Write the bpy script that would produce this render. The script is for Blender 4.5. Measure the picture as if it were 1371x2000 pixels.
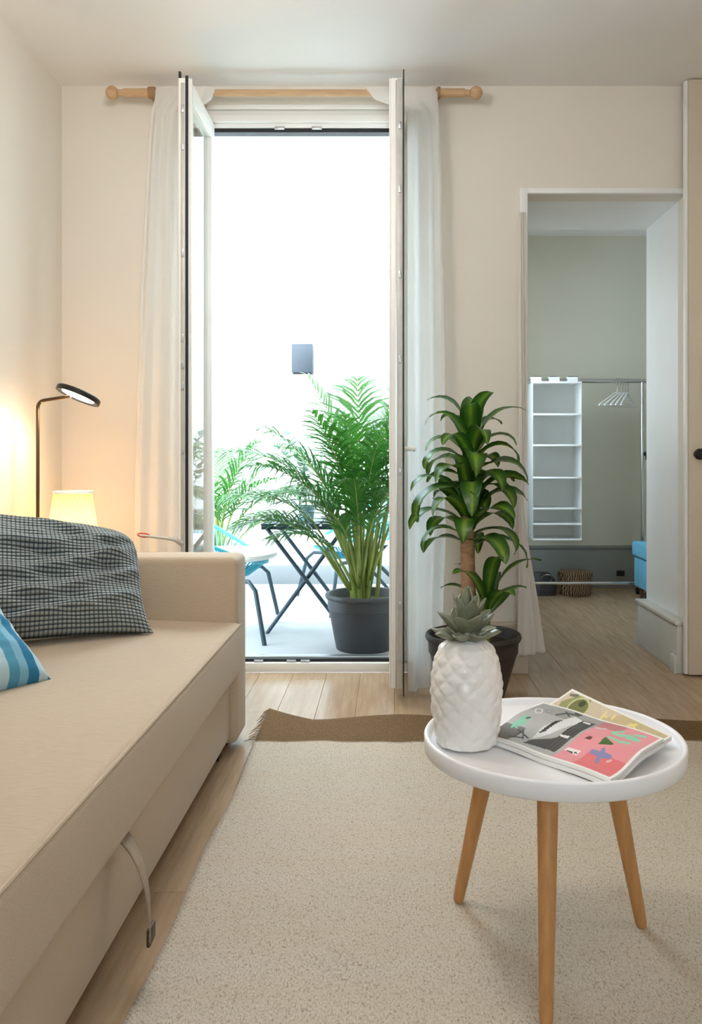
import bpy, bmesh, math, random
from mathutils import Vector, Matrix, noise as mnoise
R = math.radians
random.seed(7)
for o in list(bpy.data.objects):
    bpy.data.objects.remove(o, do_unlink=True)
scene = bpy.context.scene
col = scene.collection

# ------------------------------------------------------------------ camera
CAM_Z = 0.916
F = 1630.0                      # focal length in pixels of the 1371x2000 frame
cam = bpy.data.cameras.new('camera')
cam.sensor_width = 36.0
cam.lens = F / 2000.0 * 36.0
cam.shift_x = (685.5 - 760.0) / 2000.0
cam.shift_y = (895.0 - 1000.0) / 2000.0
cam.clip_start = 0.05
camo = bpy.data.objects.new('camera', cam)
camo.location = (0, 0, CAM_Z)
camo.rotation_euler = (R(90), 0, 0)
col.objects.link(camo)
scene.camera = camo

# ------------------------------------------------------------------ world, lights, exposure
W = bpy.data.worlds.new('overcast_sky')
scene.world = W
W.use_nodes = True
bg = W.node_tree.nodes['Background']
bg.inputs['Color'].default_value = (0.74, 0.88, 1.0, 1)
bg.inputs['Strength'].default_value = 12.0
scene.view_settings.view_transform = 'Standard'
scene.view_settings.look = 'None'
scene.view_settings.gamma = 1.0
scene.view_settings.use_curve_mapping = False
scene.view_settings.exposure = 0.32
scene.cycles.use_denoising = True
scene.cycles.max_bounces = 10
scene.cycles.diffuse_bounces = 5
scene.cycles.transparent_max_bounces = 24
scene.cycles.sample_clamp_indirect = 8.0


def lamp(name, kind, loc, energy, color, rot=(0, 0, 0), **kw):
    l = bpy.data.lights.new(name, kind)
    l.energy = energy
    l.color = color
    for k, v in kw.items():
        setattr(l, k, v)
    o = bpy.data.objects.new(name, l)
    o.location = loc
    o.rotation_euler = rot
    col.objects.link(o)
    return o


# added overhead fill lights without fixtures: above the sofa edge and at the right
lamp('overhead_fill_light', 'POINT', (-0.50, 1.85, 2.22), 23, (1.0, 0.94, 0.87), (0, 0, 0), shadow_soft_size=0.16)
lamp('overhead_fill_light', 'AREA', (1.35, 1.2, 2.46), 4, (1.0, 0.78, 0.55), (0, 0, 0), shape='DISK', size=0.5)
# daylight through the window in the side wall of the next room
lamp('side_window_daylight', 'AREA', (0.52, 4.95, 1.55), 5.0, (0.92, 0.97, 1.0), (0, R(-90), 0), shape='RECTANGLE', size=1.0, size_y=0.6)


# ------------------------------------------------------------------ materials
def lin(c):
    c = c / 255.0
    return c / 12.92 if c <= 0.04045 else ((c + 0.055) / 1.055) ** 2.4


def rgb(r, g, b):
    return (lin(r), lin(g), lin(b), 1.0)


class NT:
    def __init__(s, m):
        s.m = m
        s.t = m.node_tree
        s.n = s.t.nodes
        s.l = s.t.links

    def new(s, typ, **kw):
        nd = s.n.new(typ)
        for k, v in kw.items():
            setattr(nd, k, v)
        return nd

    def link(s, a, b):
        s.l.new(a, b)

    def math(s, op, a, b=None, clamp=False):
        nd = s.n.new('ShaderNodeMath')
        nd.operation = op
        nd.use_clamp = clamp
        for i, v in enumerate((a, b)):
            if v is None:
                continue
            if isinstance(v, (int, float)):
                nd.inputs[i].default_value = v
            else:
                s.l.new(v, nd.inputs[i])
        return nd.outputs[0]

    def mix(s, fac, a, b, blend='MIX'):
        nd = s.n.new('ShaderNodeMix')
        nd.data_type = 'RGBA'
        nd.blend_type = blend
        for sock, v in ((nd.inputs[0], fac), (nd.inputs[6], a), (nd.inputs[7], b)):
            if isinstance(v, (int, float, tuple)):
                sock.default_value = v
            else:
                s.l.new(v, sock)
        return nd.outputs[2]

    def coord(s, kind='Object', scale=(1, 1, 1)):
        tc = s.n.new('ShaderNodeTexCoord')
        mp = s.n.new('ShaderNodeMapping')
        mp.inputs['Scale'].default_value = scale
        s.l.new(tc.outputs[kind], mp.inputs['Vector'])
        return mp.outputs['Vector']

    def noise(s, vec, scale, detail=3, rough=0.5):
        nd = s.n.new('ShaderNodeTexNoise')
        nd.inputs['Scale'].default_value = scale
        nd.inputs['Detail'].default_value = detail
        nd.inputs['Roughness'].default_value = rough
        s.l.new(vec, nd.inputs['Vector'])
        return nd.outputs['Fac']

    def ramp(s, fac, stops):
        nd = s.n.new('ShaderNodeValToRGB')
        cr = nd.color_ramp
        while len(cr.elements) < len(stops):
            cr.elements.new(0.5)
        for e, (p, c) in zip(cr.elements, stops):
            e.position = p
            e.color = c
        s.l.new(fac, nd.inputs[0])
        return nd.outputs[0]

    def bump(s, h, strength, dist=0.01):
        nd = s.n.new('ShaderNodeBump')
        nd.inputs['Strength'].default_value = strength
        nd.inputs['Distance'].default_value = dist
        s.l.new(h, nd.inputs['Height'])
        return nd.outputs[0]


def base_mat(name, color, rough=0.6, metal=0.0, spec=0.5):
    m = bpy.data.materials.new(name)
    m.use_nodes = True
    b = m.node_tree.nodes['Principled BSDF']
    b.inputs['Base Color'].default_value = color
    b.inputs['Roughness'].default_value = rough
    b.inputs['Metallic'].default_value = metal
    b.inputs['Specular IOR Level'].default_value = spec
    return m, NT(m), b


def simple(name, color, rough=0.6, metal=0.0, var=0.06, vscale=6, bscale=0, bstr=0.0, spec=0.5, stretch=(1, 1, 1)):
    m, n, b = base_mat(name, color, rough, metal, spec)
    v = n.coord('Object', stretch)
    f = n.noise(v, vscale, 3)
    dark = tuple(c * (1 - var) for c in color[:3]) + (1,)
    lite = tuple(min(1, c * (1 + var)) for c in color[:3]) + (1,)
    n.link(n.ramp(f, [(0.3, dark), (0.7, lite)]), b.inputs['Base Color'])
    if bscale:
        n.link(n.bump(n.noise(v, bscale, 2), bstr, 0.004), b.inputs['Normal'])
    return m


M = {}
M['wall'] = simple('painted_plaster', rgb(226, 219, 208), 0.85, var=0.02, vscale=1.5, bscale=60, bstr=0.05)
M['ceiling'] = simple('ceiling_paint', rgb(234, 232, 230), 0.9, var=0.015, vscale=1.5)
M['nextwall'] = simple('next_room_plaster', rgb(213, 210, 195), 0.85, var=0.03, vscale=2)
M['whitepaint'] = simple('white_gloss_paint', rgb(236, 236, 234), 0.4, var=0.015)
M['grey_skirting'] = simple('grey_skirting_paint', rgb(196, 195, 188), 0.5, var=0.04)
M['shaded_skirting'] = simple('shade_darkened_skirting_paint', rgb(138, 142, 138), 0.5, var=0.04)  # grey skirting paint darkened to carry the shade in the next room
M['beige_door'] = simple('beige_door_paint', rgb(205, 192, 172), 0.5, var=0.02)
M['render'] = simple('white_render', rgb(244, 245, 246), 0.9, var=0.01, bscale=80, bstr=0.1)
M['patio'] = simple('pale_patio_concrete', rgb(172, 175, 178), 0.7, var=0.08, vscale=3)
M['patio_skirting'] = simple('patio_plinth', rgb(140, 144, 146), 0.8, var=0.04)
M['pvc'] = simple('white_pvc', rgb(236, 236, 232), 0.35, var=0.01)
M['steelstrip'] = simple('latch_steel', rgb(190, 188, 182), 0.45, 0.25, var=0.08, vscale=20)
M['rubber'] = simple('black_rubber', rgb(20, 21, 24), 0.6)
M['alu'] = simple('aluminium', rgb(190, 192, 194), 0.35, 0.9, var=0.03)
M['chrome'] = simple('chrome_tube', rgb(205, 208, 210), 0.18, 1.0, var=0.02)
M['rodwood'] = simple('curtain_rod_beech', rgb(196, 160, 122), 0.5, var=0.12, vscale=8, stretch=(1, 12, 12))
M['rodwood_dark'] = simple('bracket_wood', rgb(150, 116, 82), 0.5, var=0.12, vscale=20)
M['blackmetal'] = simple('black_metal', rgb(40, 38, 36), 0.4, 0.4)
M['bronze'] = simple('dark_bronze', rgb(84, 66, 46), 0.35, 0.7)
M['patiometal'] = simple('grey_green_steel', rgb(44, 64, 74), 0.45, 0.2)
M['aqua'] = simple('aqua_cord', rgb(50, 160, 180), 0.5, var=0.05)
M['whitecloth'] = simple('white_canvas', rgb(240, 240, 238), 0.9, bscale=200, bstr=0.2)
M['potplastic'] = simple('anthracite_pot_plastic', rgb(50, 53, 56), 0.5, var=0.05)
M['potblack'] = simple('black_pot_plastic', rgb(44, 40, 37), 0.5, var=0.06)
M['soil'] = simple('potting_soil', rgb(52, 40, 30), 0.95, var=0.4, vscale=60, bscale=80, bstr=0.8)
M['bark'] = simple('cane_bark', rgb(168, 132, 98), 0.85, var=0.3, vscale=25, bscale=50, bstr=0.5, stretch=(1, 1, 3))
M['palmstem'] = simple('palm_stem', rgb(120, 136, 62), 0.5, var=0.25, vscale=14, stretch=(1, 1, 0.4))
M['ceramic'] = simple('white_ceramic', rgb(238, 235, 230), 0.28, var=0.02, vscale=12)
M['succulent'] = simple('grey_green_glaze', rgb(122, 126, 104), 0.35, var=0.18, vscale=30)
M['tabletop'] = simple('white_lacquer', rgb(238, 238, 240), 0.4, var=0.01)
M['legwood'] = simple('oiled_beech', rgb(190, 138, 84), 0.45, var=0.14, vscale=8, stretch=(9, 9, 0.9))
M['paper'] = simple('page_edges', rgb(214, 212, 208), 0.8, var=0.12, vscale=140, stretch=(0.1, 0.1, 4))
M['coverwhite'] = simple('cover_stock', rgb(236, 234, 230), 0.3, var=0.01)
M['strapgrey'] = simple('webbing', rgb(150, 132, 112), 0.8, var=0.08, vscale=60)
M['leather'] = simple('brown_leather', rgb(72, 56, 44), 0.6, var=0.1)
M['ottoman'] = simple('blue_felt', rgb(92, 156, 182), 0.85, var=0.05, vscale=20, bscale=200, bstr=0.2)
M['darkbag'] = simple('dark_nylon', rgb(46, 46, 48), 0.6, var=0.15)
M['hanger'] = simple('white_plastic', rgb(238, 240, 240), 0.4)
M['sconce'] = simple('anthracite_lamp', rgb(46, 54, 62), 0.5)
M['paleblue'] = simple('pale_blue_ceramic', rgb(140, 178, 196), 0.4)
M['red'] = simple('red_plastic', rgb(214, 60, 48), 0.4)
M['darkwood'] = simple('dark_wood', rgb(92, 66, 46), 0.5, var=0.15)

# sofa cloth: fine linen weave
m, n, b = base_mat('beige_linen', rgb(206, 184, 156), 0.9, spec=0.2)
v = n.coord('Object')
f = n.noise(n.coord('Object', (1, 1, 1)), 220, 2)
f2 = n.noise(n.coord('Object', (14, 90, 200)), 3, 3)
c1 = n.mix(f2, rgb(174, 155, 131), rgb(196, 178, 155))
n.link(c1, b.inputs['Base Color'])
n.link(n.bump(n.math('ADD', f, f2), 0.22, 0.002), b.inputs['Normal'])
b.inputs['Sheen Weight'].default_value = 0.15
M['sofa'] = m

# plank: oak with a random tone for each board
m, n, b = base_mat('oak_plank', rgb(190, 158, 124), 0.24)
oi = n.new('ShaderNodeObjectInfo')
v = n.coord('Object', (16, 1.2, 1))
add = n.new('ShaderNodeVectorMath', operation='ADD')
n.link(v, add.inputs[0])
cmb = n.new('ShaderNodeCombineXYZ')
n.link(n.math('MULTIPLY', oi.outputs['Random'], 40.0), cmb.inputs[0])
n.link(n.math('MULTIPLY', oi.outputs['Random'], 17.0), cmb.inputs[1])
n.link(cmb.outputs[0], add.inputs[1])
g = n.noise(add.outputs[0], 3.0, 5, 0.6)
c1 = n.ramp(g, [(0.3, rgb(158, 130, 100)), (0.7, rgb(180, 153, 124))])
tone = n.ramp(oi.outputs['Random'], [(0, (0.95, 0.95, 0.95, 1)), (1, (1, 1, 1, 1))])
n.link(n.mix(1.0, c1, tone, 'MULTIPLY'), b.inputs['Base Color'])
n.link(n.bump(g, 0.06, 0.003), b.inputs['Normal'])
M['plank'] = m
M['subfloor'] = simple('dark_joint', rgb(150, 124, 98), 0.9)

# rug: coarse jute weave, a brown woven band along the far end (y of the rug's own frame)
m, n, b = base_mat('jute_weave', rgb(190, 168, 134), 0.95, spec=0.1)
v = n.coord('Object')
sp = n.noise(n.coord('Object', (1, 0.45, 1)), 300, 3, 0.8)
rows = n.noise(n.coord('Object', (0.8, 6, 1)), 2.2, 3)
big = n.noise(v, 2.5, 3)
c1 = n.ramp(sp, [(0.30, rgb(136, 118, 92)), (0.46, rgb(184, 175, 161)), (0.72, rgb(212, 206, 195))])
fl_ = n.math('MULTIPLY', n.math('GREATER_THAN', n.noise(n.coord('Object', (1, 0.5, 1)), 230, 2, 0.6), 0.61), 0.4)
c2 = n.mix(n.math('MULTIPLY', rows, 0.6), c1, rgb(184, 166, 140))
c2 = n.mix(fl_, c2, rgb(122, 98, 70))
sep = n.new('ShaderNodeSeparateXYZ')
n.link(v, sep.inputs[0])
edge = n.math('ADD', sep.outputs[1], n.math('MULTIPLY', n.math('SUBTRACT', n.noise(n.coord('Object', (1, 0.1, 1)), 5, 2), 0.5), 0.07))
band = n.math('MULTIPLY', n.math('SUBTRACT', edge, 2.655), 60.0, True)
cb = n.ramp(sp, [(0.3, rgb(84, 64, 44)), (0.7, rgb(128, 104, 74))])
n.link(n.mix(band, c2, cb), b.inputs['Base Color'])
wv = n.new('ShaderNodeTexWave')
wv.wave_type = 'BANDS'
wv.bands_direction = 'DIAGONAL'
wv.inputs['Scale'].default_value = 60
wv.inputs['Distortion'].default_value = 2.0
n.link(v, wv.inputs['Vector'])
n.link(n.bump(n.math('ADD', sp, n.math('MULTIPLY', wv.outputs['Fac'], 0.6)), 0.3, 0.003), b.inputs['Normal'])
M['rug'] = m


def waffle_mat():
    m, n, b = base_mat('grey_waffle_cotton', rgb(120, 130, 132), 0.95, spec=0.15)
    tc = n.new('ShaderNodeUVMap')
    s = n.new('ShaderNodeSeparateXYZ')
    n.link(tc.outputs[0], s.inputs[0])
    a = n.math('ABSOLUTE', n.math('SINE', n.math('MULTIPLY', s.outputs[0], 46 * math.pi)))
    c = n.math('ABSOLUTE', n.math('SINE', n.math('MULTIPLY', s.outputs[1], 40 * math.pi)))
    h = n.math('MULTIPLY', n.math('POWER', a, 0.4), n.math('POWER', c, 0.75))
    cr = n.ramp(h, [(0.15, rgb(62, 74, 80)), (0.5, rgb(122, 134, 138)), (0.9, rgb(178, 186, 184))])
    n.link(cr, b.inputs['Base Color'])
    n.link(n.bump(h, 0.9, 0.005), b.inputs['Normal'])
    return m


M['waffle'] = waffle_mat()


def stripe_mat():
    m, n, b = base_mat('blue_striped_cotton', rgb(70, 140, 175), 0.85, spec=0.2)
    tc = n.new('ShaderNodeUVMap')
    s = n.new('ShaderNodeSeparateXYZ')
    n.link(tc.outputs[0], s.inputs[0])
    x = n.math('FRACT', n.math('MULTIPLY', s.outputs[0], 4.6))
    cr = n.ramp(x, [(0.0, rgb(48, 118, 156)), (0.28, rgb(176, 204, 216)), (0.52, rgb(84, 150, 180)), (0.78, rgb(126, 178, 202))])
    cr.node.color_ramp.interpolation = 'CONSTANT'
    n.link(cr, b.inputs['Base Color'])
    n.link(n.bump(n.noise(n.coord('Object'), 300, 2), 0.2, 0.002), b.inputs['Normal'])
    return m


M['stripe'] = stripe_mat()


def sheer_mat(name, color, clear):
    m = bpy.data.materials.new(name)
    m.use_nodes = True
    n = NT(m)
    n.n.remove(n.n['Principled BSDF'])
    out = n.n['Material Output']
    d = n.new('ShaderNodeBsdfDiffuse')
    t = n.new('ShaderNodeBsdfTranslucent')
    d.inputs[0].default_value = color
    t.inputs[0].default_value = color
    tr = n.new('ShaderNodeBsdfTransparent')
    a = n.new('ShaderNodeMixShader')
    a.inputs[0].default_value = 0.45
    n.link(d.outputs[0], a.inputs[1])
    n.link(t.outputs[0], a.inputs[2])
    c = n.new('ShaderNodeMixShader')
    w = n.noise(n.coord('Object', (1, 1, 0.3)), 4, 2)
    n.link(n.math('ADD', n.math('MULTIPLY', w, 0.2), clear - 0.1), c.inputs[0])
    n.link(a.outputs[0], c.inputs[1])
    n.link(tr.outputs[0], c.inputs[2])
    n.link(c.outputs[0], out.inputs[0])
    return m


M['sheer'] = sheer_mat('sheer_voile', (0.93, 0.92, 0.90, 1), 0.36)
M['drape'] = sheer_mat('white_cotton_drape', (0.86, 0.84, 0.80, 1), 0.03 + 0.05)
M['organizer'] = sheer_mat('translucent_white_polyester', (0.88, 0.90, 0.90, 1), 0.28)
M['organizer_edge'] = simple('white_binding', rgb(244, 246, 246), 0.8)


def glass_mat():
    m = bpy.data.materials.new('window_glass')
    m.use_nodes = True
    n = NT(m)
    n.n.remove(n.n['Principled BSDF'])
    fr = n.new('ShaderNodeFresnel')
    fr.inputs[0].default_value = 1.45
    g = n.new('ShaderNodeBsdfGlossy')
    g.inputs['Roughness'].default_value = 0.01
    tr = n.new('ShaderNodeBsdfTransparent')
    tr.inputs[0].default_value = (0.93, 0.97, 0.98, 1)
    mx = n.new('ShaderNodeMixShader')
    ge = n.new('ShaderNodeNewGeometry')
    n.link(n.math('MULTIPLY', fr.outputs[0], n.math('SUBTRACT', 1.0, ge.outputs['Backfacing'])), mx.inputs[0])
    n.link(tr.outputs[0], mx.inputs[1])
    n.link(g.outputs[0], mx.inputs[2])
    n.link(mx.outputs[0], n.n['Material Output'].inputs[0])
    return m


M['glass'] = glass_mat()


def leaf_mat(name, dark, mid, pale, trans=0.35):
    """leaf blade: pale streak along the midrib (uv.x across, uv.y along)"""
    m = bpy.data.materials.new(name)
    m.use_nodes = True
    n = NT(m)
    b = n.n['Principled BSDF']
    uv = n.new('ShaderNodeUVMap')
    s = n.new('ShaderNodeSeparateXYZ')
    n.link(uv.outputs[0], s.inputs[0])
    d = n.math('ABSOLUTE', n.math('SUBTRACT', s.outputs[0], 0.5))
    d = n.math('ADD', d, n.math('MULTIPLY', n.math('SUBTRACT', n.noise(n.coord('Object'), 14, 2), 0.5), 0.3))
    c = n.ramp(d, [(0.02, pale), (0.16, mid), (0.38, dark)])
    n.link(c, b.inputs['Base Color'])
    b.inputs['Roughness'].default_value = 0.36
    t = n.new('ShaderNodeBsdfTranslucent')
    n.link(c, t.inputs[0])
    mx = n.new('ShaderNodeMixShader')
    mx.inputs[0].default_value = trans
    n.link(b.outputs[0], mx.inputs[1])
    n.link(t.outputs[0], mx.inputs[2])
    n.link(mx.outputs[0], n.n['Material Output'].inputs[0])
    return m


M['dracaena'] = leaf_mat('corn_plant_leaf', rgb(46, 86, 30), rgb(76, 118, 38), rgb(124, 154, 56), 0.28)
M['palmleaf'] = leaf_mat('palm_leaflet', rgb(26, 74, 26), rgb(40, 96, 30), rgb(70, 128, 42), 0.32)
M['eucalyptus'] = leaf_mat('grey_green_leaf', rgb(60, 98, 84), rgb(78, 116, 100), rgb(106, 140, 122), 0.3)


def emit_mat(name, color, strength):
    m = bpy.data.materials.new(name)
    m.use_nodes = True
    b = m.node_tree.nodes['Principled BSDF']
    b.inputs['Base Color'].default_value = (0.9, 0.85, 0.75, 1)
    b.inputs['Emission Color'].default_value = color
    b.inputs['Emission Strength'].default_value = strength
    return m


M['led'] = emit_mat('led_diffuser', (1.0, 0.86, 0.66, 1), 14)
M['bulb'] = emit_mat('warm_bulb', (1.0, 0.75, 0.42, 1), 8)
M['sconce_led'] = emit_mat('sconce_led', (1.0, 0.95, 0.88, 1), 12)

# lampshade: translucent cream fabric with a fine crossing thread pattern
m = bpy.data.materials.new('lampshade_fabric')
m.use_nodes = True
n = NT(m)
n.n.remove(n.n['Principled BSDF'])
uv = n.new('ShaderNodeUVMap')
s = n.new('ShaderNodeSeparateXYZ')
n.link(uv.outputs[0], s.inputs[0])
d1 = n.math('ABSOLUTE', n.math('SINE', n.math('ADD', n.math('MULTIPLY', s.outputs[0], 80.0), n.math('MULTIPLY', s.outputs[1], 30.0))))
d2 = n.math('ABSOLUTE', n.math('SINE', n.math('SUBTRACT', n.math('MULTIPLY', s.outputs[0], 80.0), n.math('MULTIPLY', s.outputs[1], 30.0))))
th = n.math('LESS_THAN', n.math('MINIMUM', d1, d2), 0.22)
cc = n.mix(th, (0.70, 0.58, 0.30, 1), (0.52, 0.40, 0.16, 1))
d = n.new('ShaderNodeBsdfDiffuse')
t = n.new('ShaderNodeBsdfTranslucent')
n.link(cc, d.inputs[0])
n.link(cc, t.inputs[0])
mx = n.new('ShaderNodeMixShader')
mx.inputs[0].default_value = 0.22
n.link(d.outputs[0], mx.inputs[1])
n.link(t.outputs[0], mx.inputs[2])
n.link(mx.outputs[0], n.n['Material Output'].inputs[0])
M['shade'] = m

# wicker
m, n, b = base_mat('dark_wicker', rgb(120, 92, 64), 0.8)
wv = n.new('ShaderNodeTexWave')
wv.inputs['Scale'].default_value = 22
wv.inputs['Distortion'].default_value = 6
n.link(n.coord('Object', (1, 1, 2.2)), wv.inputs['Vector'])
n.link(n.ramp(wv.outputs['Fac'], [(0.3, rgb(58, 42, 30)), (0.7, rgb(160, 130, 96))]), b.inputs['Base Color'])
n.link(n.bump(wv.outputs['Fac'], 0.6, 0.006), b.inputs['Normal'])
M['wicker'] = m

# print: the cover's own colours, stored per face
m, n, b = base_mat('glossy_print', (1, 1, 1, 1), 0.3)
at = n.new('ShaderNodeAttribute')
at.attribute_name = 'print'
n.link(at.outputs['Color'], b.inputs['Base Color'])
M['print'] = m


# ------------------------------------------------------------------ mesh helpers
class MB:
    def __init__(s):
        s.v = []
        s.f = []
        s.uv = []          # per face list of uv tuples or None

    def add(s, vs, fs, uvs=None):
        o = len(s.v)
        s.v += [tuple(p) for p in vs]
        for i, f in enumerate(fs):
            s.f.append(tuple(k + o for k in f))
            s.uv.append(uvs[i] if uvs else None)
        return s

    def box(s, a, b):
        x0, y0, z0 = a
        x1, y1, z1 = b
        return s.add([(x0, y0, z0), (x1, y0, z0), (x1, y1, z0), (x0, y1, z0), (x0, y0, z1), (x1, y0, z1), (x1, y1, z1), (x0, y1, z1)],
                     [(0, 3, 2, 1), (4, 5, 6, 7), (0, 1, 5, 4), (1, 2, 6, 5), (2, 3, 7, 6), (3, 0, 4, 7)])

    def tube(s, pts, rad, seg=8, cap=True):
        pts = [Vector(p) for p in pts]
        nP = len(pts)
        rads = rad if isinstance(rad, (list, tuple)) else [rad] * nP
        vs, fs = [], []
        up = None
        for i, p in enumerate(pts):
            t = (pts[min(i + 1, nP - 1)] - pts[max(i - 1, 0)]).normalized()
            if up is None:
                up = Vector((0, 0, 1)) if abs(t.z) < 0.9 else Vector((1, 0, 0))
            a = t.cross(up)
            if a.length < 1e-5:
                a = t.orthogonal()
            a.normalize()
            bb = a.cross(t).normalized()
            up = bb
            for k in range(seg):
                an = 2 * math.pi * k / seg
                vs.append(p + (a * math.cos(an) + bb * math.sin(an)) * rads[i])
        for i in range(nP - 1):
            for k in range(seg):
                k2 = (k + 1) % seg
                fs.append((i * seg + k, i * seg + k2, (i + 1) * seg + k2, (i + 1) * seg + k))
        if cap:
            fs.append(tuple(reversed(range(seg))))
            fs.append(tuple((nP - 1) * seg + k for k in range(seg)))
        return s.add(vs, fs)

    def lathe(s, prof, seg=32, c=(0, 0, 0)):
        vs, fs, uvs = [], [], []
        for (r, z) in prof:
            for k in range(seg):
                an = 2 * math.pi * k / seg
                vs.append((c[0] + r * math.cos(an), c[1] + r * math.sin(an), c[2] + z))
        for i in range(len(prof) - 1):
            for k in range(seg):
                k2 = (k + 1) % seg
                fs.append((i * seg + k, i * seg + k2, (i + 1) * seg + k2, (i + 1) * seg + k))
                u0, u1 = k / seg, (k + 1) / seg
                w0, w1 = i / (len(prof) - 1), (i + 1) / (len(prof) - 1)
                uvs.append([(u0, w0), (u1, w0), (u1, w1), (u0, w1)])
        return s.add(vs, fs, uvs)

    def grid(s, fn, nu, nv):
        vs, fs, uvs = [], [], []
        for j in range(nv + 1):
            for i in range(nu + 1):
                vs.append(fn(i / nu, j / nv))
        w = nu + 1
        for j in range(nv):
            for i in range(nu):
                fs.append((j * w + i, j * w + i + 1, (j + 1) * w + i + 1, (j + 1) * w + i))
                uvs.append([(i / nu, j / nv), ((i + 1) / nu, j / nv), ((i + 1) / nu, (j + 1) / nv), (i / nu, (j + 1) / nv)])
        return s.add(vs, fs, uvs)

    def build(s, name, mat, parent=None, smooth=True, angle=35, bevel=0.0, seg=2, weld=False):
        me = bpy.data.meshes.new(name)
        me.from_pydata(s.v, [], s.f)
        if any(u is not None for u in s.uv):
            lay = me.uv_layers.new(name='UVMap')
            for p, u in zip(me.polygons, s.uv):
                if u:
                    for li, q in zip(p.loop_indices, u):
                        lay.data[li].uv = q
        bm = bmesh.new()
        bm.from_mesh(me)
        if weld:
            bmesh.ops.remove_doubles(bm, verts=bm.verts, dist=1e-5)
        if bevel > 0:
            es = [e for e in bm.edges if len(e.link_faces) == 2 and e.calc_face_angle(0) > R(30)]
            bmesh.ops.bevel(bm, geom=es, offset=bevel, segments=seg, profile=0.5, affect='EDGES')
        bm.to_mesh(me)
        bm.free()
        if smooth:
            me.shade_smooth()
            me.set_sharp_from_angle(angle=R(angle))
        me.materials.append(mat)
        o = bpy.data.objects.new(name, me)
        col.objects.link(o)
        o.parent = parent
        return o


def tag(o, label, cat, group=None, kind=None):
    if label:
        o['label'] = label
    if cat:
        o['category'] = cat
    if group:
        o['group'] = group
    if kind:
        o['kind'] = kind
    return o


def thing(name, label, cat, loc=(0, 0, 0), rz=0.0, group=None, kind=None):
    o = bpy.data.objects.new(name, None)
    o.empty_display_size = 0.05
    o.location = loc
    o.rotation_euler = (0, 0, rz)
    col.objects.link(o)
    return tag(o, label, cat, group, kind)


def bx(a, b):
    return MB().box(a, b)


def part(name, mb, mat, parent, bevel=0.0, smooth=True, angle=35, label=None, seg=2, weld=False):
    o = mb.build(name, M[mat], parent, smooth, angle, bevel, seg, weld)
    if label:
        o['label'] = label
    return o


def struct(name, mb, mat, label, cat, bevel=0.0):
    return tag(mb.build(name, M[mat], None, True, 35, bevel), label, cat, None, 'structure')


def copy_tree(o, parent=None):
    c = o.copy()
    col.objects.link(c)
    c.parent = parent
    for ch in [k for k in bpy.data.objects if k.parent == o]:
        copy_tree(ch, c)
    return c


def arc(p0, p1, p2, k=10):
    """quadratic curve"""
    p0, p1, p2 = Vector(p0), Vector(p1), Vector(p2)
    return [(1 - t) ** 2 * p0 + 2 * t * (1 - t) * p1 + t * t * p2 for t in [i / k for i in range(k + 1)]]


# ------------------------------------------------------------------ the setting
XL, XR = -1.40, 2.30          # side walls
YB = 3.57                     # far wall, room side
YR = -1.30                    # wall behind the camera
HC = 2.508                     # ceiling
YW = 3.67                     # far wall, courtyard side
YF = 5.95                     # far wall of the courtyard and of the next room
DX0, DX1 = -0.83, 0.075       # french door opening
PX0, PX1, PH, PY = 0.587, 1.27, 2.045, 4.12   # passage to the next room

floor = struct('floor', bx((XL - 0.1, YR - 0.1, -0.10), (XR + 0.1, YB + 0.02, -0.014)).box((0.45, YB + 0.02, -0.10), (3.0, YF, -0.014)), 'subfloor',
               'light oak plank floor running from the room into the next room', 'floor')
plank_cache = {}


def planks(x0, x1, y0, y1, w=0.142, L=1.25):
    nx = int((x1 - x0) / w) + 1
    for i in range(nx):
        a, b2 = x0 + i * w, min(x0 + (i + 1) * w, x1)
        if b2 - a < 0.02:
            continue
        off = (0.0, 0.55, 0.2, 0.85, 0.4)[i % 5] * L
        y = y0 - off
        while y < y1:
            c0, c1 = max(y, y0), min(y + L, y1)
            y += L
            if c1 - c0 < 0.02:
                continue
            key = (round(b2 - a, 3), round(c1 - c0, 3))
            g = 0.0005
            if key not in plank_cache:
                o = bx((g, g, -0.014), (key[0] - g, key[1] - g, 0.0)).build('plank', M['plank'], floor, False, bevel=0.0006, seg=1)
                plank_cache[key] = o
            else:
                o = plank_cache[key].copy()
                col.objects.link(o)
                o.parent = floor
            o.location = (a, c0, 0)


planks(XL, XR, YR, YB)
planks(0.47, 2.6, YB, YF)

wl = struct('wall_left', bx((XL - 0.12, YR - 0.1, 0), (XL, YW, HC)), 'wall', 'cream plaster wall beside the sofa', 'wall')
# far wall with the two openings
wb = MB()
wb.box((XL, YB, 0), (DX0, YW, HC)).box((DX0, YB, 2.43), (DX1, YW, HC)).box((DX1, YB, 0), (PX0, YW, HC))
wb.box((PX0, YB, PH), (PX1, YW, HC)).box((PX1, YB, 0), (XR, YW, HC))
struct('wall_back', wb, 'wall', 'cream wall with french door opening and passage opening', 'wall')
wp = MB()
wp.box((PX0 - 0.12, YW, 0), (PX0, PY, HC)).box((PX0, YW, PH), (PX1, PY, HC)).box((PX1, YW, 0), (2.9, PY, HC))
struct('wall_passage', wp, 'whitepaint', 'white painted deep reveal of the passage to the next room', 'wall')
struct('wall_right', bx((XR, YR - 0.1, 0), (XR + 0.12, YW, HC)), 'wall', 'plaster side wall across from the sofa', 'wall')
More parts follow.
